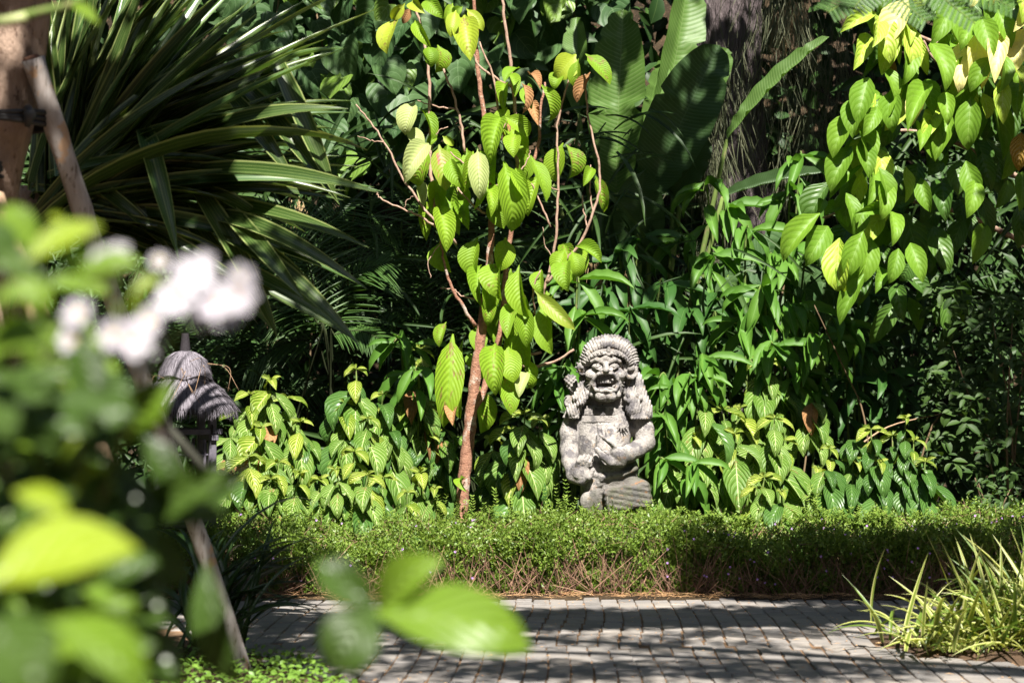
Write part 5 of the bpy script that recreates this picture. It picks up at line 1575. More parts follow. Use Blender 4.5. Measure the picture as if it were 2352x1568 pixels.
L3 = [(1395, 80, 1175, 195, 88, 1), (1405, 100, 1365, 282, 116, 1), (1345, 200, 1255, 415, 104, 1), (1470, 115, 1525, 385, 84, 1), (1560, 65, 1590, 270, 84, 1), (1620, 75, 1655, 150, 70, 0), (1620, 200, 1690, 445, 74, 1), (1560, 370, 1612, 500, 84, 0), (1435, 325, 1305, 470, 74, 3), (1452, 315, 1510, 505, 50, 5),
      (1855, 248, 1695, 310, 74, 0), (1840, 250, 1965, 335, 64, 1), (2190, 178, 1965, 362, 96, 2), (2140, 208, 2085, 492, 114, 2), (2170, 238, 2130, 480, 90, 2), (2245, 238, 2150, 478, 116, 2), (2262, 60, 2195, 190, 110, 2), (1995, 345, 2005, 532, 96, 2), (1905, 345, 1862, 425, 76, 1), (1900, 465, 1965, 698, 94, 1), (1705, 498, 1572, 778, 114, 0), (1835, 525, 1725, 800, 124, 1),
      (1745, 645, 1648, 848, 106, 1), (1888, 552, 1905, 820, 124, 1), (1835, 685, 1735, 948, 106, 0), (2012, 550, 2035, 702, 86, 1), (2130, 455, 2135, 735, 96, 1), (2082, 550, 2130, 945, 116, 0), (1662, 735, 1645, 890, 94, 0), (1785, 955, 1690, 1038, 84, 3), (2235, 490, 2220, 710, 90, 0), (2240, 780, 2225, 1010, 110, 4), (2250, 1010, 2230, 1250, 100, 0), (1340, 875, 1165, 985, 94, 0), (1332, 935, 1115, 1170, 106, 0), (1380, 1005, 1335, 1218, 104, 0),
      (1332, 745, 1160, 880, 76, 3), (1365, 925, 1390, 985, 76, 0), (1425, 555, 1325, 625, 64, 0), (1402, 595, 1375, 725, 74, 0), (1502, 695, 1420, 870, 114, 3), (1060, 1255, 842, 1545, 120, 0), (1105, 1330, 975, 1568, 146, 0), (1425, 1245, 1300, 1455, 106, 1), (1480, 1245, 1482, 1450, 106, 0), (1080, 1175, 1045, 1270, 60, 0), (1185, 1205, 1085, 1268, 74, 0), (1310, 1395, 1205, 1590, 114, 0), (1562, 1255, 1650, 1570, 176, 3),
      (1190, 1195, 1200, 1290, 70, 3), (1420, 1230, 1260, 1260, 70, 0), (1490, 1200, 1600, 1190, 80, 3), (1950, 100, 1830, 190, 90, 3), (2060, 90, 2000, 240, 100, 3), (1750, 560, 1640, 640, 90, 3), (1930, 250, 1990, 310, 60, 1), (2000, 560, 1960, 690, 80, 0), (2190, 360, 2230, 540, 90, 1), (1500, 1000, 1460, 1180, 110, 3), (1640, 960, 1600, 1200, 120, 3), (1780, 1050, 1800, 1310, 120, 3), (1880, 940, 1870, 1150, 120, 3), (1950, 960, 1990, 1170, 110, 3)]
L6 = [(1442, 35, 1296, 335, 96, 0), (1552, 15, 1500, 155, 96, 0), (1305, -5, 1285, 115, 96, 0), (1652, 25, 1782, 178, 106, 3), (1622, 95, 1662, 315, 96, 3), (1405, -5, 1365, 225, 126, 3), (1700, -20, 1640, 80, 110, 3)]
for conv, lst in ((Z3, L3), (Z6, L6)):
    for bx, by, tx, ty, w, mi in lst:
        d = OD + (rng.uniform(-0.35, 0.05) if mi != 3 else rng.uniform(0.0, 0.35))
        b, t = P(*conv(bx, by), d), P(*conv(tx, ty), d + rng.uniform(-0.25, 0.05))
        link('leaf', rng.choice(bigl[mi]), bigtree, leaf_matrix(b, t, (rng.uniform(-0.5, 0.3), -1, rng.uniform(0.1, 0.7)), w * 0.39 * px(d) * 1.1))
for _ in range(85):
    y = rng.uniform(-40, 640)
    xl = np.interp(y, [-60, 0, 150, 300, 480, 640, 740], [2000, 1960, 2030, 1940, 1880, 1930, 2010])
    x = xl + (2380 - xl) * rng.random() ** 1.1
    if y > 470 and x > 2130:
        continue
    d = OD - rng.uniform(0.0, 0.4)
    b = P(x, y - 45, d)
    dv = Vector((rng.uniform(-0.6, 0.3), rng.uniform(-0.4, 0.1), -1)).normalized()
    L = rng.uniform(0.24, 0.38)
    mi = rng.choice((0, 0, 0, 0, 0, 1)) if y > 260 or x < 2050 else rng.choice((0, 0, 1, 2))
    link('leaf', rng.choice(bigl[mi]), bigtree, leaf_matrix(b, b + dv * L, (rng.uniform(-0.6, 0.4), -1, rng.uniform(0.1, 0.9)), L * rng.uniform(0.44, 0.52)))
for _ in range(120):
    y = rng.uniform(-60, 740)
    xl = np.interp(y, [-60, 0, 150, 300, 480, 640, 740], [2020, 1990, 2080, 1960, 1900, 1960, 2030])
    x = xl + (2400 - xl) * rng.random() ** 0.9
    if y > 560 and x > 2200:
        continue
    d = OD + rng.uniform(0.15, 0.9)
    b = P(x, y - 45, d)
    dv = Vector((rng.uniform(-0.7, 0.4), rng.uniform(-0.5, 0.1), -1)).normalized()
    L = rng.uniform(0.24, 0.38)
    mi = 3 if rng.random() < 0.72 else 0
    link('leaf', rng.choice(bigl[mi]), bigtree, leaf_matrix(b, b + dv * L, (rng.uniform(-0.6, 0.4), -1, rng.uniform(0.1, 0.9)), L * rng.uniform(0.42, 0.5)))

# ------------------------------------------------------------------ small-leaved shrub in the dark at the right
M_SMALL = leaf_mat('small_leaf', (0.024, 0.055, 0.014), (0.042, 0.082, 0.018), (0.06, 0.10, 0.03), 0.05, 0, rough=0.55, spec=0.25, trans=0.25, island=True)
T_SM = leaf_arrays(4, 1, prof_ellip(0.9, 0.85), 0.2, 0.5)


def leafy(label, name, cat, root, region, d, n, L, mat, group=None, stems=5):
    x0, y0, x1, y1 = region
    t = thing(name, label, cat, root, group)
    B, T, N, W = [], [], [], []
    for _ in range(stems):
        e = P(rng.uniform(x0, x1), rng.uniform(y0, (y0 + y1) / 2), d + rng.uniform(-0.3, 0.3))
        tube('stem', smooth_path([root + rvec(0.1) * Vector((1, 1, 0)).length * 0.5, root.lerp(e, 0.5) + rvec(0.12), e], 4), [0.012, 0.004], M_STALK_BROWN, t, 5)
    for _ in range(n):
        c = P(rng.uniform(x0, x1), rng.uniform(y0, y1), d + rng.uniform(-0.4, 0.4))
        for k in range(5):
            a = k * 1.2 + rng.random()
            dv = Vector((math.cos(a), rng.uniform(-0.6, 0.3), math.sin(a) * 0.6 - 0.5)).normalized()
            l = L * rng.uniform(0.6, 1.2)
            p = c + rvec(0.04)
            B.append(tuple(p)), T.append(tuple(p + dv * l)), N.append((rng.uniform(-.5, .5), -0.7, 0.8)), W.append(l * 0.42)
    link('foliage', mass_mesh('foliage', T_SM, B, T, N, W, mat), t, kind='stuff')
    return t


leafy('shrub of small pointed leaves hidden in the dark below the overhanging tree', 'small_leaved_shrub', 'shrub', Vector((3.5, 12.9, 0)), (2130, 640, 2400, 1080), 12.9, 170, 0.10, M_SMALL)
leafy('small sprig of pale leaves catching light at the dark right end of the hedge', 'leafy_sprig', 'plant', Vector((3.3, 12.6, 0)), (2235, 1095, 2360, 1180), 12.5, 40, 0.06, M_SMALL)
for k, (pts, lb) in enumerate((([(2010, 1180), (1985, 960), (1940, 850), (1870, 700)], 'bare arching stem rising from behind the green shrub'), ([(2080, 1180), (2160, 950), (2280, 1010), (2350, 1080)], 'thin bare trailing stem drooping over the dark gap'), ([(1950, 1040), (2040, 980), (2160, 950)], 'broken dry stalk lying slantwise above the green shrub'))):
    q = smooth_path([P(x, y, 12.95) for x, y in pts], 5)
    t = thing('bare_stem', lb, 'stem', q[0])
    tube('stem', q, [0.008, 0.004], M_STALK_BROWN if k != 2 else M_STRAW, t, 6)
# ------------------------------------------------------------------ clipped low hedge of tiny leaves, its brown stems showing in front
M_HEDGE = leaf_mat('hedge_leaf', (0.095, 0.170, 0.030), (0.190, 0.270, 0.055), rough=0.45, spec=0.4, trans=0.3, tint=(1.2, 1.25, 0.5), island=True)
M_HTWIG = NT('hedge_twig')
_r = M_HTWIG.t.nodes.new('ShaderNodeNewGeometry').outputs['Random Per Island']
M_HTWIG = M_HTWIG.finish(M_HTWIG.mix(_r, (0.075, 0.042, 0.028), (0.30, 0.18, 0.12)), 0.8, 0.2)
HX0, HX1, HY0, HY1 = -3.4, 4.6, 10.98, 13.0


def hedge_top(x, y):
    f = 0.375 + 0.035 * np.sin(x * 2.3 + 0.5) + 0.025 * np.sin(x * 5.1 + y * 2) + 0.02 * np.sin(y * 4 + x) + 0.048 * np.sin(x * 11.0 + 3 * np.sin(y * 5)) * np.sin(y * 9 + x * 3)
    edge = np.clip((y - HY0) / 0.16, 0, 1)
    return f * (0.80 + 0.20 * edge ** 0.6) - 0.02 * (y > 12.3)


n1, n2 = 12000, 16000
xa = np.concatenate([nrg.uniform(HX0, HX1, n1), nrg.uniform(HX0, HX1, n2)])
ya = np.concatenate([HY0 + (HY1 - HY0) * nrg.random(n1) ** 1.5, HY0 + 0.05 + 0.10 * nrg.random(n2)])
clump = np.sin(xa * 7.3) * np.sin(xa * 2.9 + 1) * 0.5 + 0.5
zt = hedge_top(xa, ya)
q = nrg.random(n2)
patch = np.sin(xa[n1:] * 5.3 + 1.2) + np.sin(xa[n1:] * 11.7) * 0.7 + np.sin(xa[n1:] * 2.1 + 2) * 0.6
za = np.concatenate([zt[:n1] + 0.04 - 0.12 * nrg.random(n1) ** 0.7, zt[n1:] * (1 - 0.97 * q ** (0.62 + 0.26 * np.clip(patch + 0.9 * nrg.normal(0, 1, n2), -0.8, 2.5)))])
ya[n1:] += -0.05 * np.sin(xa[n1:] * 9) * (za[n1:] > 0.15) + 0.03 * np.sin(xa[n1:] * 23)
nS = len(xa)
SB, STp, SN, SW = [], [], [], []
upv = np.stack([nrg.normal(0, 0.35, nS), nrg.normal(-0.15, 0.3, nS), np.ones(nS)], 1)
front = np.arange(nS) >= n1
upv[front, 1] -= 0.7
upv = unit(upv)
base = np.stack([xa, ya, za], 1) - upv * 0.05
LB, LT, LN, LW = [], [], [], []
for k in range(8):
    f = k / 7.0
    a = nrg.uniform(0, 6.283, nS)
    side = unit(np.stack([np.cos(a), np.sin(a), np.zeros(nS)], 1))
    p = base + upv * (0.015 + 0.065 * f)
    dv = unit(side * (0.95 - 0.5 * f) + upv * (0.35 + 0.6 * f))
    L = (0.027 - 0.008 * f) * nrg.uniform(0.7, 1.35, nS)
    LB.append(p), LT.append(p + dv * L[:, None]), LN.append(upv + 0.5 * nrg.normal(0, 1, (nS, 3))), LW.append(L * 0.55)
T_TINY = (np.array([(0, 0, 0), (0.5, 0.45, 0.06), (0, 1, -0.05), (-0.5, 0.45, 0.06)]), np.array([(0, 1, 2, 3)], dtype=np.int32), np.array([(0.5, 0), (1, 0.5), (0.5, 1), (0, 0.5)]))
hedge = mass_mesh('hedge_foliage', T_TINY, np.concatenate(LB), np.concatenate(LT), np.concatenate(LN), np.concatenate(LW), M_HEDGE)
low_hedge = tag(link('low_hedge', hedge), 'clipped low hedge of tiny bright green leaves running along the paving', 'hedge', kind='stuff')
nt = 3400
tx = nrg.uniform(HX0, HX1, nt)
ty = HY0 + 0.02 + 0.26 * nrg.random(nt) ** 1.6
tb_ = np.stack([tx, ty, np.full(nt, 0.0)], 1)
hh = hedge_top(tx, ty) * nrg.uniform(0.2, 0.95, nt)
tt_ = np.stack([tx + nrg.normal(0, 0.13, nt), ty - 0.03 + nrg.normal(0, 0.05, nt), hh], 1)
T_TW = leaf_arrays(3, 1, lambda t: 1 - 0.6 * t, 0.3, 0.3, asp=0.03)
tw_ = mass_mesh('hedge_stems', T_TW, tb_, tt_, np.stack([nrg.normal(0, 0.6, nt), -np.ones(nt), nrg.normal(0, 0.3, nt)], 1), nrg.uniform(0.003, 0.007, nt), M_HTWIG)
link('stems', tw_, low_hedge, kind='stuff')
nd = 5200
sx_ = nrg.uniform(HX0, HX1, nd)
sy_ = HY0 + (HY1 - HY0) * nrg.random(nd)
sb = np.stack([sx_, sy_, hedge_top(sx_, sy_) - 0.03], 1)
sd_ = unit(np.stack([nrg.normal(0, 1, nd), nrg.normal(0, 1, nd), nrg.uniform(-0.2, 0.8, nd)], 1))
link('dry_stems', mass_mesh('dry_stems', T_TW, sb, sb + sd_ * nrg.uniform(0.05, 0.16, nd)[:, None], nrg.normal(0, 1, (nd, 3)), np.full(nd, 0.003), M_HTWIG), low_hedge, kind='stuff')
M_PURPLE = plain_mat('purple_petal', (0.45, 0.26, 0.62), 0.6, 0.2)
npf = 170
fx = np.concatenate([nrg.uniform(HX0, 0.2, 45), nrg.uniform(0.9, HX1, 125)])
fz = nrg.random(npf)
fy = np.where(nrg.random(npf) < 0.6, HY0 - 0.02 + 0.05 * nrg.random(npf), HY0 + 0.9 * nrg.random(npf))
fzz = hedge_top(fx, fy) * np.where(fy < HY0 + 0.05, 0.25 + 0.75 * fz, 1.04)
cb, ct, cn = [], [], []
for k in range(5):
    a = k * 1.2566
    dv = np.stack([np.full(npf, math.cos(a)), np.full(npf, -0.3), np.full(npf, math.sin(a))], 1)
    c = np.stack([fx, fy, fzz], 1)
    cb.append(c), ct.append(c + unit(dv) * 0.009), cn.append(np.tile((0.0, -1.0, 0.4), (npf, 1)))
link('blossoms', mass_mesh('blossoms', T_TINY, np.concatenate(cb), np.concatenate(ct), np.concatenate(cn), np.full(npf * 5, 0.006), M_PURPLE), low_hedge, kind='stuff')
# taller wisps standing out of the hedge
wb, wt, wn_, ww = [], [], [], []
for x, y, h in tuple((rng.uniform(480, 2340), rng.uniform(1172, 1215), rng.uniform(12, 44)) for _ in range(95)) + ((640, 1175, 70), (1030, 1170, 75), (1150, 1170, 80), (1100, 1175, 60), (1290, 1172, 90), (1310, 1180, 70), (1515, 1170, 60), (1560, 1180, 40), (2230, 1165, 60), (720, 1170, 60), (1860, 1160, 90), (1900, 1165, 60), (1740, 1170, 40), (880, 1180, 50), (1420, 1182, 24), (1640, 1172, 40)):
    for s in range(5):
        r0 = P(x + rng.uniform(-28, 28), y, 11.9)
        r0.z = 0.33
        top = r0 + Vector((rng.uniform(-0.08, 0.08), rng.uniform(-0.05, 0.05), h * px(11.9) * rng.uniform(0.6, 1.25)))
        for k in range(13):
            p = r0.lerp(top, k / 12)
            for s2 in (-1, 1):
                dv = Vector((s2 * rng.uniform(0.5, 1), rng.uniform(-1, 1), 0.6)).normalized()
                wb.append(tuple(p)), wt.append(tuple(p + dv * rng.uniform(0.018, 0.032))), wn_.append((0, -0.5, 1)), ww.append(0.012)
link('sprigs', mass_mesh('sprigs', T_TINY, wb, wt, wn_, ww, M_HEDGE), low_hedge, kind='stuff')

# fallen needles and straw along the foot of the hedge and in the joints
nl = 1900
lx = nrg.uniform(-3.2, 4.2, nl)
ly = 10.95 + 0.04 * np.sin(lx * 3.1) + np.abs(nrg.normal(0, 0.10, nl)) * np.where(nrg.random(nl) < 0.45, -0.7 + 0.5 * np.sin(lx * 1.7), 1)
lb = np.stack([lx, ly, 0.004 + 0.02 * nrg.random(nl)], 1)
a = nrg.uniform(0, 6.283, nl)
ld = np.stack([np.cos(a), np.sin(a) * 0.7, nrg.normal(0.06, 0.12, nl)], 1) * nrg.uniform(0.04, 0.14, nl)[:, None]
M_LITTER = leaf_mat('fallen_needle', (0.32, 0.17, 0.10), (0.45, 0.30, 0.20), rough=0.8, spec=0.1, trans=0.1, island=True)
tag(link('needle_litter', mass_mesh('needle_litter', T_TW, lb, lb + ld, np.tile((0.0, -0.3, 1.0), (nl, 1)), nrg.uniform(0.002, 0.0045, nl), M_LITTER)), 'reddish fallen needles strewn along the foot of the hedge', 'litter', kind='stuff')
nl = 1300
lb = np.stack([nrg.uniform(-1.6, 2.6, nl), nrg.uniform(7.4, 10.9, nl), np.full(nl, 0.006)], 1)
a = nrg.uniform(0, 6.283, nl)
tag(link('leaf_crumbs', mass_mesh('leaf_crumbs', T_TINY, lb, lb + np.stack([np.cos(a), np.sin(a), np.zeros(nl)], 1) * (nrg.uniform(0.006, 0.020, nl) + 0.035 * (nrg.random(nl) < 0.05))[:, None], np.tile((0.2, -0.3, 1.0), (nl, 1)), nrg.uniform(0.004, 0.010, nl), M_LITTER)), 'orange crumbs of dry leaf scattered over the paving', 'litter', kind='stuff')

# ------------------------------------------------------------------ clump of striped grass at the right edge of the path
M_GRASS = leaf_mat('striped_grass_blade', (0.13, 0.17, 0.025), (0.20, 0.235, 0.035), (0.10, 0.16, 0.03), 0.25, rough=0.4, spec=0.4, trans=0.3, stripe=(0.42, 0.43, 0.16), stripe_at=0.60)
M_GRASS_G = leaf_mat('green_grass_blade', (0.07, 0.13, 0.022), (0.11, 0.17, 0.03), None, rough=0.4, spec=0.4, trans=0.3)
grs = leaf_set('blade', [M_GRASS, M_GRASS_G], 4, nv=9, nu=1, prof=lambda t: (1 - t ** 2.2) * min(1, 0.55 + 2 * t) + 0.02, fold=0.35, curl=1.5, twist=0.5, asp=0.05)
grs_s = leaf_set('blade', [M_GRASS, M_GRASS_G], 3, nv=7, nu=1, prof=lambda t: (1 - t ** 2.2) * min(1, 0.55 + 2 * t) + 0.02, fold=0.35, curl=0.35, twist=0.5, asp=0.05)


def grass_clump(label, c, n, Lr, wd, sets, straight, group=None, name='striped_grass', spread=0.22, lift=1.0, cat='grass clump'):
    t = thing(name, label, cat, c, group)
    for _ in range(n):
        a = rng.uniform(0, 6.283)
        b = c + Vector((rng.gauss(0, spread), rng.gauss(0, spread * 0.7), 0.0))
        L = rng.uniform(*Lr)
        st = rng.random() < straight
        el = rng.uniform(0.7, 1.35) if st else rng.uniform(-0.15, 0.75) * lift
        e = b + Vector((math.cos(a) * math.cos(el), math.sin(a) * math.cos(el), math.sin(el))) * L * (1.0 if st else 0.75)
        e.z = max(e.z, 0.02)
        mi = 0 if rng.random() < 0.75 else 1
        n_ = Vector((-math.cos(a) * 0.5, -math.sin(a) * 0.5, 1.0)) if not st else Vector((-math.cos(a), -math.sin(a) - 0.3, 0.4))
        link('blade', rng.choice((sets[1] if st else sets[0])[mi]), t, leaf_matrix(b, e, n_, wd * rng.uniform(0.7, 1.2)))
    return t


grass_clump('big spilling clump of yellow striped grass at the edge of the paving', Vector((2.31, 8.78, 0.04)), 300, (0.30, 0.56), 0.024, (grs, grs_s), 0.16, 'striped grass clumps')
grass_clump('striped grass clump farther back, half behind the big spilling one', Vector((2.70, 9.35, 0.04)), 240, (0.32, 0.62), 0.024, (grs, grs_s), 0.2, 'striped grass clumps')
grass_clump('little outlying tuft of striped grass lying over the pavers', Vector((2.02, 8.58, 0.03)), 40, (0.14, 0.28), 0.018, (grs, grs_s), 0.1, 'striped grass clumps', spread=0.08)

# ------------------------------------------------------------------ dark strap-leaved lily at the left edge of the paving
M_STRAP = leaf_mat('strap_leaf', (0.020, 0.048, 0.013), (0.034, 0.072, 0.020), (0.05, 0.085, 0.04), 0.06, rough=0.32, spec=0.5, trans=0.15)
strapl = leaf_set('leaf', [M_STRAP, M_STRAP], 4, nv=10, nu=1, prof=prof_strap, fold=0.3, curl=2.1, twist=0.4, asp=0.05)
lr = P(500, 1500, 8.55)
lr.z = 0.04
lily = thing('strap_leaf_lily', 'dark glossy strap-leaved lily arching over the paving beside the bamboo pole', 'plant', lr)
for tx, ty, dd in ((740, 1222, 0.3), (722, 1258, 0.2), (770, 1360, 0.1), (720, 1350, 0.0), (640, 1212, 0.3), (520, 1195, 0.3), (700, 1420, -0.1), (655, 1300, 0.2), (560, 1240, 0.4), (740, 1300, 0.2), (600, 1400, -0.1), (690, 1280, 0.4), (480, 1210, 0.2), (440, 1260, 0.2), (380, 1300, 0.3), (340, 1380, 0.2), (400, 1220, 0.3)):
    for k in range(3):
        b = lr + Vector((rng.gauss(0, 0.07), rng.gauss(0, 0.07), 0))
        e = P(tx + rng.gauss(0, 26), ty + rng.gauss(0, 26), 8.55 + dd + rng.uniform(-0.15, 0.15))
        link('leaf', rng.choice(strapl[0]), lily, leaf_matrix(b, e, (rng.uniform(-0.5, 0.3), -0.4, 1), rng.uniform(0.020, 0.032)))

# small creeping leaves at the foot of the picture
M_CREEP = leaf_mat('creeping_leaf', (0.10, 0.20, 0.035), (0.15, 0.26, 0.05), rough=0.45, trans=0.3, island=True)
nc = 3800
cx_ = nrg.uniform(-2.2, -0.60, nc)
cy_ = nrg.uniform(6.6, 8.35, nc)
keep = cx_ < -0.86 - 0.42 * (cy_ - 8.0)
cx_, cy_ = cx_[keep], cy_[keep]
nc = len(cx_)
cb_ = np.stack([cx_, cy_, 0.03 + 0.05 * nrg.random(nc) ** 2 + 0.03 * np.sin(cx_ * 9) ** 2], 1)
a = nrg.uniform(0, 6.283, nc)
cd_ = unit(np.stack([np.cos(a), np.sin(a), nrg.normal(0.3, 0.3, nc)], 1)) * nrg.uniform(0.018, 0.036, nc)[:, None]
tag(link('ground_cover', mass_mesh('ground_cover', T_SM, cb_, cb_ + cd_, np.stack([nrg.normal(0, 0.4, nc), nrg.normal(-0.2, 0.4, nc), np.ones(nc)], 1), nrg.uniform(0.014, 0.024, nc), M_CREEP)), 'creeping small-leaved ground cover in the bed at the foot of the bamboo pole', 'ground cover', kind='stuff')

# ------------------------------------------------------------------ flowering shrub close to the lens
M_FG = leaf_mat('shrub_leaf', (0.105, 0.190, 0.016), (0.140, 0.230, 0.022), (0.17, 0.25, 0.05), 0.04, 7, 0.1, 0.4, 0.42, 0.45, 0.35, (1.25, 1.3, 0.35), 0.4)
M_FG_Y = leaf_mat('yellow_shrub_leaf', (0.20, 0.29, 0.018), (0.26, 0.345, 0.024), (0.36, 0.42, 0.08), 0.04, 7, 0.1, 0.4, 0.42, 0.45, 0.38, (1.2, 1.2, 0.35), 0.4)
M_FG_SHADE = leaf_mat('shaded_shrub_leaf', (0.036, 0.075, 0.014), (0.055, 0.10, 0.018), (0.07, 0.11, 0.03), 0.04, 7, 0.1, 0.4, 0.38, 0.5, 0.3, (1.25, 1.3, 0.4), 0.4)  # leaves deep in the shrub, shade mixed into their colour
fgl = leaf_set('leaf', [M_FG, M_FG_Y, M_FG_SHADE], 4, nv=8, nu=2, prof=prof_ellip(0.9, 0.75, 0.05, 0.05), fold=0.15, curl=0.7, tipdrop=0.3)


M_STALK_DARK = bark_mat('dark_stalk', (0.045, 0.045, 0.035), (0.03, 0.03, 0.022), (0.02, 0.02, 0.015), 1.0, 0.4, 12.0, 0.4, 0.003)


def petal_mat():
    m = NT('white_petal')
    uv = m.n('SeparateXYZ', i0=m.coord('UV'))
    r = m.t.nodes.new('ShaderNodeObjectInfo').outputs['Random']
    c = m.mix(m.math('MULTIPLY', r, 0.35), (0.46, 0.44, 0.47), (0.37, 0.32, 0.41))
    c = m.mix(m.ramp(uv.outputs[1], 0.35, 0.0), c, (0.55, 0.34, 0.45))
    return m.finish(c, 0.6, 0.25, None, 0.3, m.mix(1.0, c, (1, 1, 1), 'MULTIPLY'))


M_PETAL = petal_mat()
M_PISTIL = plain_mat('yellow_stamen', (0.55, 0.45, 0.10), 0.6, 0.2)
pet = leaf_set('petal', [M_PETAL], 3, nv=5, nu=2, prof=prof_ellip(0.75, 0.6), fold=0.2, curl=0.8)
fr0 = P(140, 1500, 1.9)
fr0.z = -0.02
fshrub = thing('flowering_shrub', 'flowering shrub with white blossoms and broad leaves very close to the lens, out of focus', 'shrub', fr0)
FGL = [(-40, 1345, 322, 1262, 215, 1.50, 1, (0.0, -0.55, 0.85)), (110, 1425, 330, 1600, 140, 1.50, 0, (0.2, -0.6, 0.8)), (-30, 1420, 110, 1600, 170, 1.42, 2, (0, -0.8, 0.6)), (330, 1195, 580, 1085, 88, 2.0, 2, (0.1, -0.9, 0.35)), (220, 1160, 530, 1190, 90, 2.0, 2, (0.1, -0.9, 0.3)),
       (865, 1410, 1222, 1492, 165, 2.05, 0, (0.0, -0.75, 0.65)), (868, 1398, 1022, 1285, 100, 2.1, 0, (0.2, -0.8, 0.6)), (862, 1392, 725, 1285, 84, 2.0, 2, (-0.2, -0.9, 0.3)), (862, 1395, 760, 1540, 130, 2.0, 2, (-0.1, -0.95, 0.2)), (300, 1010, 396, 875, 95, 1.9, 0, (0.2, -0.8, 0.6)), 
       (60, 600, 235, 520, 95, 1.75, 1, (0, -0.6, 0.8)), (110, 660, 260, 590, 100, 1.8, 0, (0.1, -0.6, 0.8)), (-40, 720, 110, 690, 110, 1.6, 0, (0, -0.5, 0.9)), (-30, 800, 140, 780, 120, 1.6, 0, (0, -0.6, 0.8)), (30, 1130, 160, 1200, 80, 1.6, 1, (0, -0.6, 0.8)), (120, 1060, 190, 1000, 70, 1.8, 1, (0, -0.6, 0.8)), (40, 940, 130, 1040, 80, 1.7, 2, (0, -0.8, 0.6)),
       (-20, 560, 60, 640, 70, 1.9, 2, (0, -0.8, 0.6)), (170, 560, 110, 500, 70, 2.0, 1, (0, -0.6, 0.8)), (170, 1160, 250, 1080, 70, 1.8, 1, (0, -0.6, 0.8)), (330, 760, 300, 690, 70, 1.8, 1, (0, -0.6, 0.8)), (300, 690, 390, 640, 60, 1.8, 1, (0, -0.5, 0.9)),
       (50, 1010, 338, 965, 150, 1.95, 2, (0, -0.9, 0.4)), (40, 1080, 290, 1190, 150, 1.95, 2, (0, -0.9, 0.35)), (170, 850, 330, 1010, 110, 2.0, 2, (0.2, -0.9, 0.3)), (40, 890, 220, 850, 100, 1.9, 0, (0, -0.7, 0.7)), (250, 1230, 430, 1330, 110, 2.0, 2, (0.2, -0.9, 0.2)), (200, 1290, 400, 1430, 120, 2.0, 2, (0.2, -0.9, 0.2)), (90, 1200, 330, 1160, 110, 1.95, 2, (0, -0.9, 0.3)),
       (290, 1185, 560, 1112, 100, 2.1, 2, (0.1, -0.9, 0.2)), (475, 1290, 548, 1570, 88, 2.3, 2, (-0.3, -0.9, 0.1)), (275, 1430, 425, 1570, 110, 2.1, 2, (0.2, -0.9, 0.1)), (330, 1000, 420, 1130, 70, 2.1, 2, (0.2, -0.9, 0.2)), (250, 1040, 330, 1290, 110, 2.0, 2, (0.1, -0.9, 0.2))]
for bx, by, tx, ty, w, d, mi, n in FGL:
    b, t = P(bx, by, d), P(tx, ty, d + rng.uniform(-0.05, 0.05))
    link('leaf', rng.choice(fgl[mi]), fshrub, leaf_matrix(b, t, n, w * px(d) * 1.1))
for _ in range(190):
    x, y = rng.uniform(-80, 250), rng.uniform(840, 1600)
    if y < 1080 and x > 200:
        continue
    d = rng.uniform(1.65, 2.25)
    b = P(x, y, d)
    a = rng.uniform(0, 6.283)
    L = rng.uniform(0.045, 0.085)
    dv = Vector((math.cos(a), rng.uniform(-0.5, 0.2), math.sin(a) * 0.5 - 0.25)).normalized()
    link('leaf', rng.choice(fgl[rng.choice((0, 2, 2))]), fshrub, leaf_matrix(b, b + dv * L, (rng.uniform(-0.4, 0.4), -0.7, 0.8), L * 0.55))
for _ in range(22):
    x, y = rng.uniform(-60, 190), rng.uniform(560, 840)
    d = rng.uniform(1.7, 2.1)
    b = P(x, y, d)
    a = rng.uniform(0, 6.283)
    L = rng.uniform(0.05, 0.08)
    dv = Vector((math.cos(a), rng.uniform(-0.4, 0.2), math.sin(a) * 0.5 - 0.1)).normalized()
    link('leaf', rng.choice(fgl[rng.choice((0, 0, 2))]), fshrub, leaf_matrix(b, b + dv * L, (rng.uniform(-0.4, 0.4), -0.6, 0.8), L * 0.55))
for pts in ([(140, 1500, 1.9), (160, 1200, 1.85), (220, 900, 1.8), (270, 700, 1.8), (260, 640, 1.78)], [(150, 1500, 1.9), (230, 1150, 1.9), (330, 900, 1.8), (420, 740, 1.78)], [(130, 1520, 1.9), (90, 1100, 1.8), (110, 800, 1.75), (160, 740, 1.75)], [(200, 1700, 1.95), (480, 1760, 2.0), (760, 1640, 2.05), (868, 1398, 2.08)], [(180, 1400, 1.9), (300, 1200, 1.95), (330, 1120, 2.0)]):
    q = [fr0 + Vector((rng.uniform(-0.03, 0.03), 0, 0))] + [P(x, y, d) for x, y, d in pts]
    tube('branch', smooth_path(q, 5), [0.007, 0.0035], M_STALK, fshrub, 6)
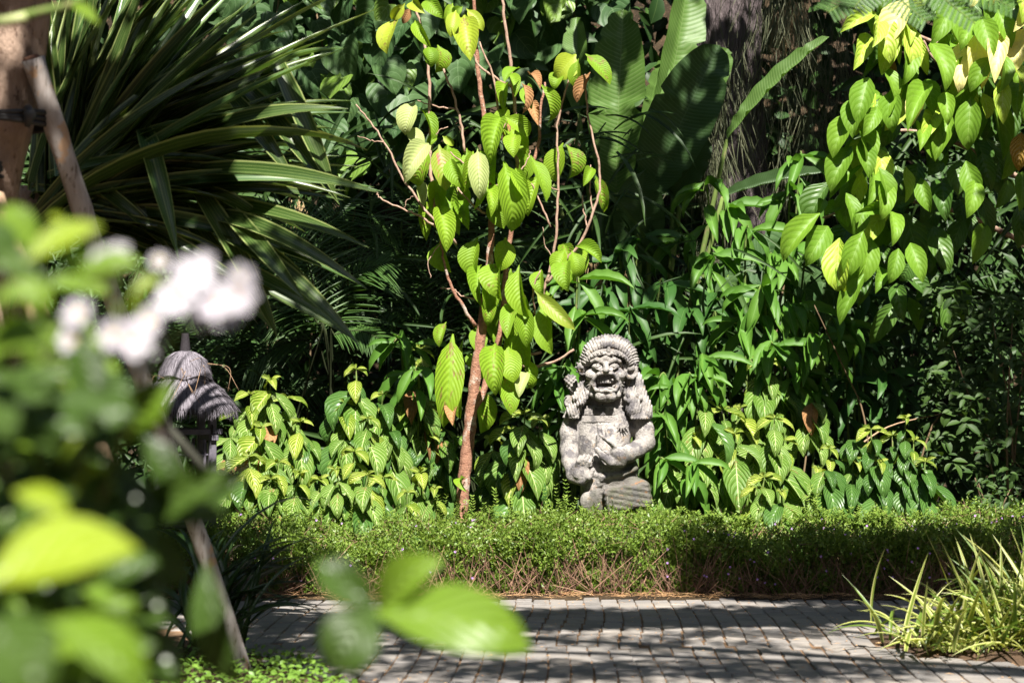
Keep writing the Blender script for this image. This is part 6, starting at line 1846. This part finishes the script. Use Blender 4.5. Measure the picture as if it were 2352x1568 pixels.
for i, (x, y, r, d) in enumerate(((248, 612, 56, 1.75), (222, 625, 40, 1.78), (272, 590, 40, 1.78), (366, 603, 26, 1.8), (182, 722, 46, 1.74), (168, 787, 44, 1.74), (302, 782, 60, 1.76), (262, 770, 44, 1.74), (345, 790, 46, 1.78), (320, 840, 34, 1.78), (442, 640, 60, 1.75), (405, 690, 56, 1.74), (468, 612, 40, 1.8), (545, 678, 56, 1.78), (500, 700, 56, 1.75), (470, 720, 50, 1.77), (345, 742, 46, 1.77), (550, 640, 40, 1.8), (520, 730, 44, 1.8), )):
    c = P(x, y, d)
    face = Vector((rng.uniform(-0.4, 0.4), -1, rng.uniform(0.0, 0.7))).normalized()
    u = face.orthogonal().normalized()
    v = face.cross(u)
    fl = tube('flower', [c - face * 0.012, c + face * 0.004], [0.0015, 0.003], M_PISTIL, fshrub, 6)
    ph = rng.uniform(0, 1)
    for k in range(7):
        a = ph + k * 6.283 / 7
        dv = (u * math.cos(a) + v * math.sin(a) + face * 0.25).normalized()
        sublink('petal', rng.choice(pet[0]), fl, fshrub, leaf_matrix(c, c + dv * r * px(d) * 0.95, face, r * px(d) * 0.74))
sp = [P(-60, 62, 3.1), P(20, 45, 3.1), P(90, 28, 3.1), P(170, 8, 3.1), P(210, -30, 3.1)]
hb = Vector((-1.75, 2.9, 0))
hang = thing('overhanging_twig', 'thin out-of-focus twig with one drooping leaf crossing the trunk at its top', 'twig', P(-60, 62, 3.1))
tube('stem', smooth_path(sp, 5), [0.008, 0.006], M_STALK, hang, 8)
link('leaf', fgl[0][0], hang, leaf_matrix(P(165, 10, 3.1), P(228, 58, 3.08), (0, -0.8, 0.5), 30 * px(3.1)))
tube('node', [P(2, 52, 3.1), P(62, 38, 3.1)], [0.0095, 0.0085], plain_mat('pale_node', (0.45, 0.50, 0.22), 0.5, 0.3), hang, 8)
tube('branch', smooth_path([P(330, 890, 3.2), P(345, 920, 3.2), P(375, 968, 3.4), P(430, 1030, 3.4), P(500, 1110, 3.4)], 5), [0.009, 0.007], M_STALK_DARK, fshrub, 8)
# ------------------------------------------------------------------ dense undergrowth that closes the view
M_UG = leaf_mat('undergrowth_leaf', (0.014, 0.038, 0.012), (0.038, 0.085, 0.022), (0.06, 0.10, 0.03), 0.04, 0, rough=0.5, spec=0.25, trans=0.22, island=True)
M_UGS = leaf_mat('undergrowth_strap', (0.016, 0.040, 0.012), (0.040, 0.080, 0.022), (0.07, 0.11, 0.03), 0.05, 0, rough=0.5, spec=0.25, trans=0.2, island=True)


def scatter(n, region, d0, d1, L0, L1, wr, T, mat, name, droop=1.0):
    x0, y0, x1, y1 = region
    b, t, nn, w = [], [], [], []
    for _ in range(n):
        d = rng.uniform(d0, d1)
        xx, yy = rng.uniform(x0, x1), rng.uniform(y0, y1)
        if 1530 < xx < 1960 and yy < 560:
            d = rng.uniform(17.3, 19.0)                    # leave the furrowed trunk and its hanging needles in the open
        p = P(xx, yy, d)
        if p.z < 0.05:
            p.z = rng.uniform(0.05, 0.5)
        L = rng.uniform(L0, L1)
        dv = Vector((rng.uniform(-1, 1), rng.uniform(-0.8, 0.3), rng.uniform(-1.3, 0.5) * droop)).normalized()
        b.append(tuple(p)), t.append(tuple(p + dv * L)), nn.append((rng.uniform(-0.7, 0.7), -0.8, rng.uniform(0, 1))), w.append(L * rng.uniform(*wr))
    return mass_mesh(name, T, b, t, nn, w, mat)


T_UG = leaf_arrays(4, 1, prof_ellip(0.85, 0.8), 0.2, 0.6)
T_UGS = leaf_arrays(5, 1, prof_strap, 0.4, 0.9, asp=0.06)
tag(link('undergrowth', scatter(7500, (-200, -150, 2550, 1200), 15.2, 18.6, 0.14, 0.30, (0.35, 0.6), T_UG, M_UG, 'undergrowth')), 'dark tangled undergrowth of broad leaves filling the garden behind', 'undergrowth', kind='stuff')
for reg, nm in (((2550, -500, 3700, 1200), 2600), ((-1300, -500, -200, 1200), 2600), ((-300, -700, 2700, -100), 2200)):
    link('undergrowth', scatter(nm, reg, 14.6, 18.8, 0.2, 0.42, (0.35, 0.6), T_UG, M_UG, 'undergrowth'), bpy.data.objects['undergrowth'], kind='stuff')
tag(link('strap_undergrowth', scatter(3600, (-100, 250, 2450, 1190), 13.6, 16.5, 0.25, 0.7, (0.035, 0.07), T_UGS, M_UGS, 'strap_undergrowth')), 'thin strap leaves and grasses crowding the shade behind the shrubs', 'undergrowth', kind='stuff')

# ------------------------------------------------------------------ trees overhead, out of the picture, whose crowns shade the garden
M_CROWN = leaf_mat('crown_leaf', (0.035, 0.075, 0.020), (0.060, 0.11, 0.028), None, rough=0.45, spec=0.4, trans=0.15, island=True)
T_CR = leaf_arrays(2, 1, prof_ellip(0.9, 0.7), 0.2, 0.4)


def up_sun(p, z):
    """The point at height z that stands between p and the sun."""
    return p + SUN * ((z - p.z) / SUN.z)


def crown(part_of, blobs, name, L=(0.10, 0.22)):
    b, t, nn, w = [], [], [], []
    for c, (rx, ry, rz), n, sc in blobs:
        for _ in range(n):
            while True:
                q = rvec(1.0)
                if q.length <= 1:
                    break
            p = c + Vector((q.x * rx, q.y * ry, q.z * rz))
            l = rng.uniform(*L) * sc
            dv = Vector((rng.uniform(-1, 1), rng.uniform(-1, 1), rng.uniform(-0.9, 0.3))).normalized()
            b.append(tuple(p)), t.append(tuple(p + dv * l)), nn.append((rng.uniform(-0.6, 0.6), rng.uniform(-0.9, 0.3), 1)), w.append(l * rng.uniform(0.4, 0.6))
    link(name, mass_mesh(name, T_CR, b, t, nn, w, M_CROWN), part_of, kind='stuff')


# crown of the needle tree, spread into an unseen leaf roof that darkens the back
blobs = []
for k in range(84):
    c = Vector((rng.uniform(-7, 7), rng.uniform(14.2, 21), rng.uniform(5.6, 8.5)))
    if not (0.6 < c.x < 3.4 and c.y < 16):            # a gap over the trunk lets the sun reach its bark
        blobs.append((c, (1.3, 1.2, 0.55), 130, 1.7))
crown(casuarina, blobs, 'crown')
for a in range(7):
    e = Vector((rng.uniform(-5, 6), rng.uniform(13.5, 19), rng.uniform(6, 8)))
    tube('branch', smooth_path([Vector((c0.x - 0.1, CD, 4.6 + 0.3 * a)), Vector((c0.x, CD, 5.5 + 0.3 * a)).lerp(e, 0.5) + Vector((0, 0, 0.4)), e], 5), [0.12, 0.03], M_BARK_DARK, casuarina, 8)

# tree beside the path whose feathery fronds reach into the top right corner
st0 = Vector((6.0, 2.2, -0.02))
shade = thing('feather_leaf_tree', 'tree whose dark feathery fronds dip into view above the yellow leaves', 'tree', st0)
tube('trunk', smooth_path([st0, st0 + Vector((0.1, 0.1, 2.5)), st0 + Vector((-0.4, 0.4, 5.0)), st0 + Vector((-1.2, 0.8, 7.0))], 5), [0.2, 0.17, 0.13, 0.07], M_BARK_TAN, shade, 14, 0.03)
for e in (Vector((0.5, 5.5, 6.6)), Vector((-2.5, 5.0, 6.8)), Vector((2.2, 6.8, 4.2)), Vector((4.6, 8.0, 6.2)), Vector((-1.0, 3.5, 7.2))):
    s = st0 + Vector((-0.5, 0.45, 5.2))
    tube('branch', smooth_path([s, s.lerp(e, 0.5) + Vector((0, 0, 0.5)), e], 6), [0.08, 0.02], M_BARK_TAN, shade, 8)
M_FEATH = leaf_mat('feather_leaflet', (0.040, 0.100, 0.022), (0.065, 0.14, 0.03), rough=0.45, spec=0.4, trans=0.25, island=True)
FRD = 7.2
for (b, m, e, n) in (((2010, -90), (2060, -10), (2130, 52), 18), ((2080, -110), (2150, -20), (2240, 55), 18), ((2170, -110), (2230, -30), (2330, 20), 18), ((1990, -60), (1960, -10), (1900, 30), 14), ((2260, -120), (2300, -60), (2400, -30), 16), ((2040, -100), (2000, -30), (1960, 20), 14)):
    q = smooth_path([P(*b, FRD), P(*m, FRD - 0.05), P(*e, FRD - 0.1)], 8)
    fr = tube('frond', q, [0.006, 0.002], M_STALK, shade, 5)
    B, T, N, W = [], [], [], []
    for k in range(n):
        f = k / n
        i = f * (len(q) - 1)
        p = q[int(i)].lerp(q[min(int(i) + 1, len(q) - 1)], i - int(i))
        tg_ = (q[min(int(i) + 1, len(q) - 1)] - q[max(int(i) - 1, 0)]).normalized()
        for s in (-1, 1):
            out = tg_.cross(Vector((0, -0.8, 0.6))).normalized() * s
            dv = (out + tg_ * 0.4).normalized()
            LL = 0.11 * (1 - 0.5 * f)
            for j in range(12):
                pp = p + dv * LL * (j / 12 + 0.04)
                for s2 in (-1, 1):
                    d2 = (tg_ * s2 * 0.9 + dv * 0.45).normalized()
                    B.append(tuple(pp)), T.append(tuple(pp + d2 * 0.017)), N.append((0, -0.7, 0.7)), W.append(0.006)
    sublink('leaflets', mass_mesh('leaflets', T_TINY, B, T, N, W, M_FEATH), fr, shade, kind='stuff')
SHADE = [
    # path: mostly in dappled shade, a lit strip along the hedge and another nearer
    (850, 1440, 9.8, 6.2, 1.0, 0.40, 1100, 0.85), (1150, 1430, 9.95, 6.2, 0.9, 0.34, 1100, 0.85), (1450, 1425, 10.0, 6.2, 0.9, 0.28, 1100, 0.85), (1750, 1418, 10.1, 6.3, 0.9, 0.30, 1100, 0.85), (1980, 1405, 10.3, 6.2, 0.5, 0.35, 420, 0.9),
    (1000, 1545, 8.2, 6.0, 1.1, 0.26, 620, 0.6), (1500, 1545, 8.2, 6.0, 1.1, 0.22, 560, 0.6), (1820, 1545, 8.2, 6.0, 0.75, 0.22, 420, 0.6), (1250, 1480, 9.2, 6.0, 0.9, 0.16, 300, 0.55), (1640, 1500, 8.9, 6.0, 0.6, 0.16, 220, 0.55), (800, 1500, 8.9, 6.0, 0.8, 0.3, 240, 0.9),
    # hedge and the dark ground at the right
    (2000, 1290, 11.0, 6.4, 1.0, 0.36, 900, 1.2), (1720, 1275, 11.05, 6.4, 0.5, 0.22, 260, 0.9), (2300, 1260, 11.1, 6.4, 0.8, 0.4, 600, 1.2),
    (2380, 1000, 13.2, 6.6, 0.75, 0.9, 600, 1.4), (2380, 760, 13.4, 6.4, 0.7, 0.6, 500, 1.4), 
    # the dark depth of the garden between and behind the plants
    (640, 640, 13.8, 6.8, 0.7, 0.6, 420, 1.4), (480, 800, 13.8, 6.8, 0.8, 0.6, 420, 1.4), (900, 700, 14.4, 6.9, 0.8, 0.7, 480, 1.5), (1020, 560, 14.6, 7.0, 0.8, 0.6, 480, 1.5), (1300, 560, 14.8, 7.0, 0.8, 0.6, 480, 1.5), (1480, 700, 14.4, 7.0, 0.5, 0.5, 150, 1.4),
    (1200, 380, 15.6, 7.6, 0.8, 0.4, 200, 1.6), (1580, 330, 14.6, 7.4, 0.25, 0.4, 90, 1.2), (720, 210, 15.2, 7.8, 0.9, 0.5, 260, 1.0), (1120, 90, 15.8, 7.9, 1.0, 0.5, 200, 1.1), (1690, 250, 16.4, 7.8, 0.7, 0.5, 240, 1.3), (1990, 400, 16.6, 7.8, 0.8, 0.9, 600, 1.7), (1960, 120, 16.4, 8.2, 0.7, 0.7, 420, 1.7), (1700, 560, 16.2, 7.6, 0.5, 0.3, 160, 1.4), 
    # striped blades, trunk and the left bed
    (300, 350, 9.0, 6.6, 0.75, 0.6, 330, 1.3), (120, 500, 8.6, 6.4, 0.8, 0.8, 420, 1.3), (600, 250, 9.2, 6.8, 0.5, 0.5, 90, 1.0), (60, 200, 7.4, 6.4, 0.5, 0.5, 200, 1.1), 
    (560, 1350, 8.6, 6.0, 0.7, 0.6, 300, 1.1), (350, 1450, 8.3, 5.8, 0.8, 0.6, 300, 1.1),

]
# unseen leaf masses added to its crown, each hung between the sun and the place it shades: (x px, y px, D, height, size, leaves, leaf scale)
bl = []
for x, y, d, z, rx, ry, n, sc in SHADE:
    p = P(x, y, d)
    bl.append((up_sun(p, z), (rx, ry, 0.35), n, sc))
crown(shade, bl, 'crown')

# ------------------------------------------------------------------ crown of the staked tree, above the picture
crown(staked, [(Vector((crown_top.x + rng.uniform(-1.2, 0.0), crown_top.y + rng.uniform(-2.0, -1.0), 4.9 + rng.uniform(-0.2, 0.8))), (0.6, 0.5, 0.4), 120, 1.3) for _ in range(10)], 'crown')

# ------------------------------------------------------------------ unseen wood added round the garden to cut the sky light
b, t, nn, w = [], [], [], []
for k in range(17000):
    a = rng.uniform(0, 6.283)
    rr = rng.uniform(17, 27)
    p = Vector((rr * math.cos(a), 5 + rr * math.sin(a), rng.uniform(0, 20)))
    if p.y < 0:
        p.z *= 0.62                                      # lower behind the camera, where the sun comes in
    if k > 13000:                                        # added side boughs that cut more of the sky light
        p = Vector((rng.choice((rng.uniform(-12, -5.5), rng.uniform(8, 14))), rng.uniform(-6, 14), rng.uniform(5, 12)))
    if p.y > 13 and abs(p.x) < 9:
        continue
    l = rng.uniform(0.8, 1.6)
    dv = Vector((rng.uniform(-1, 1), rng.uniform(-1, 1), rng.uniform(-1, 0.3))).normalized()
    b.append(tuple(p)), t.append(tuple(p + dv * l)), nn.append((rng.uniform(-1, 1), rng.uniform(-1, 1), 0.6)), w.append(l * 0.6)
tag(link('sky_screen_wood', mass_mesh('sky_screen_wood', T_CR, b, t, nn, w, M_CROWN)), 'unseen ring of wood added round the garden to cut the sky light', 'wood', kind='stuff')
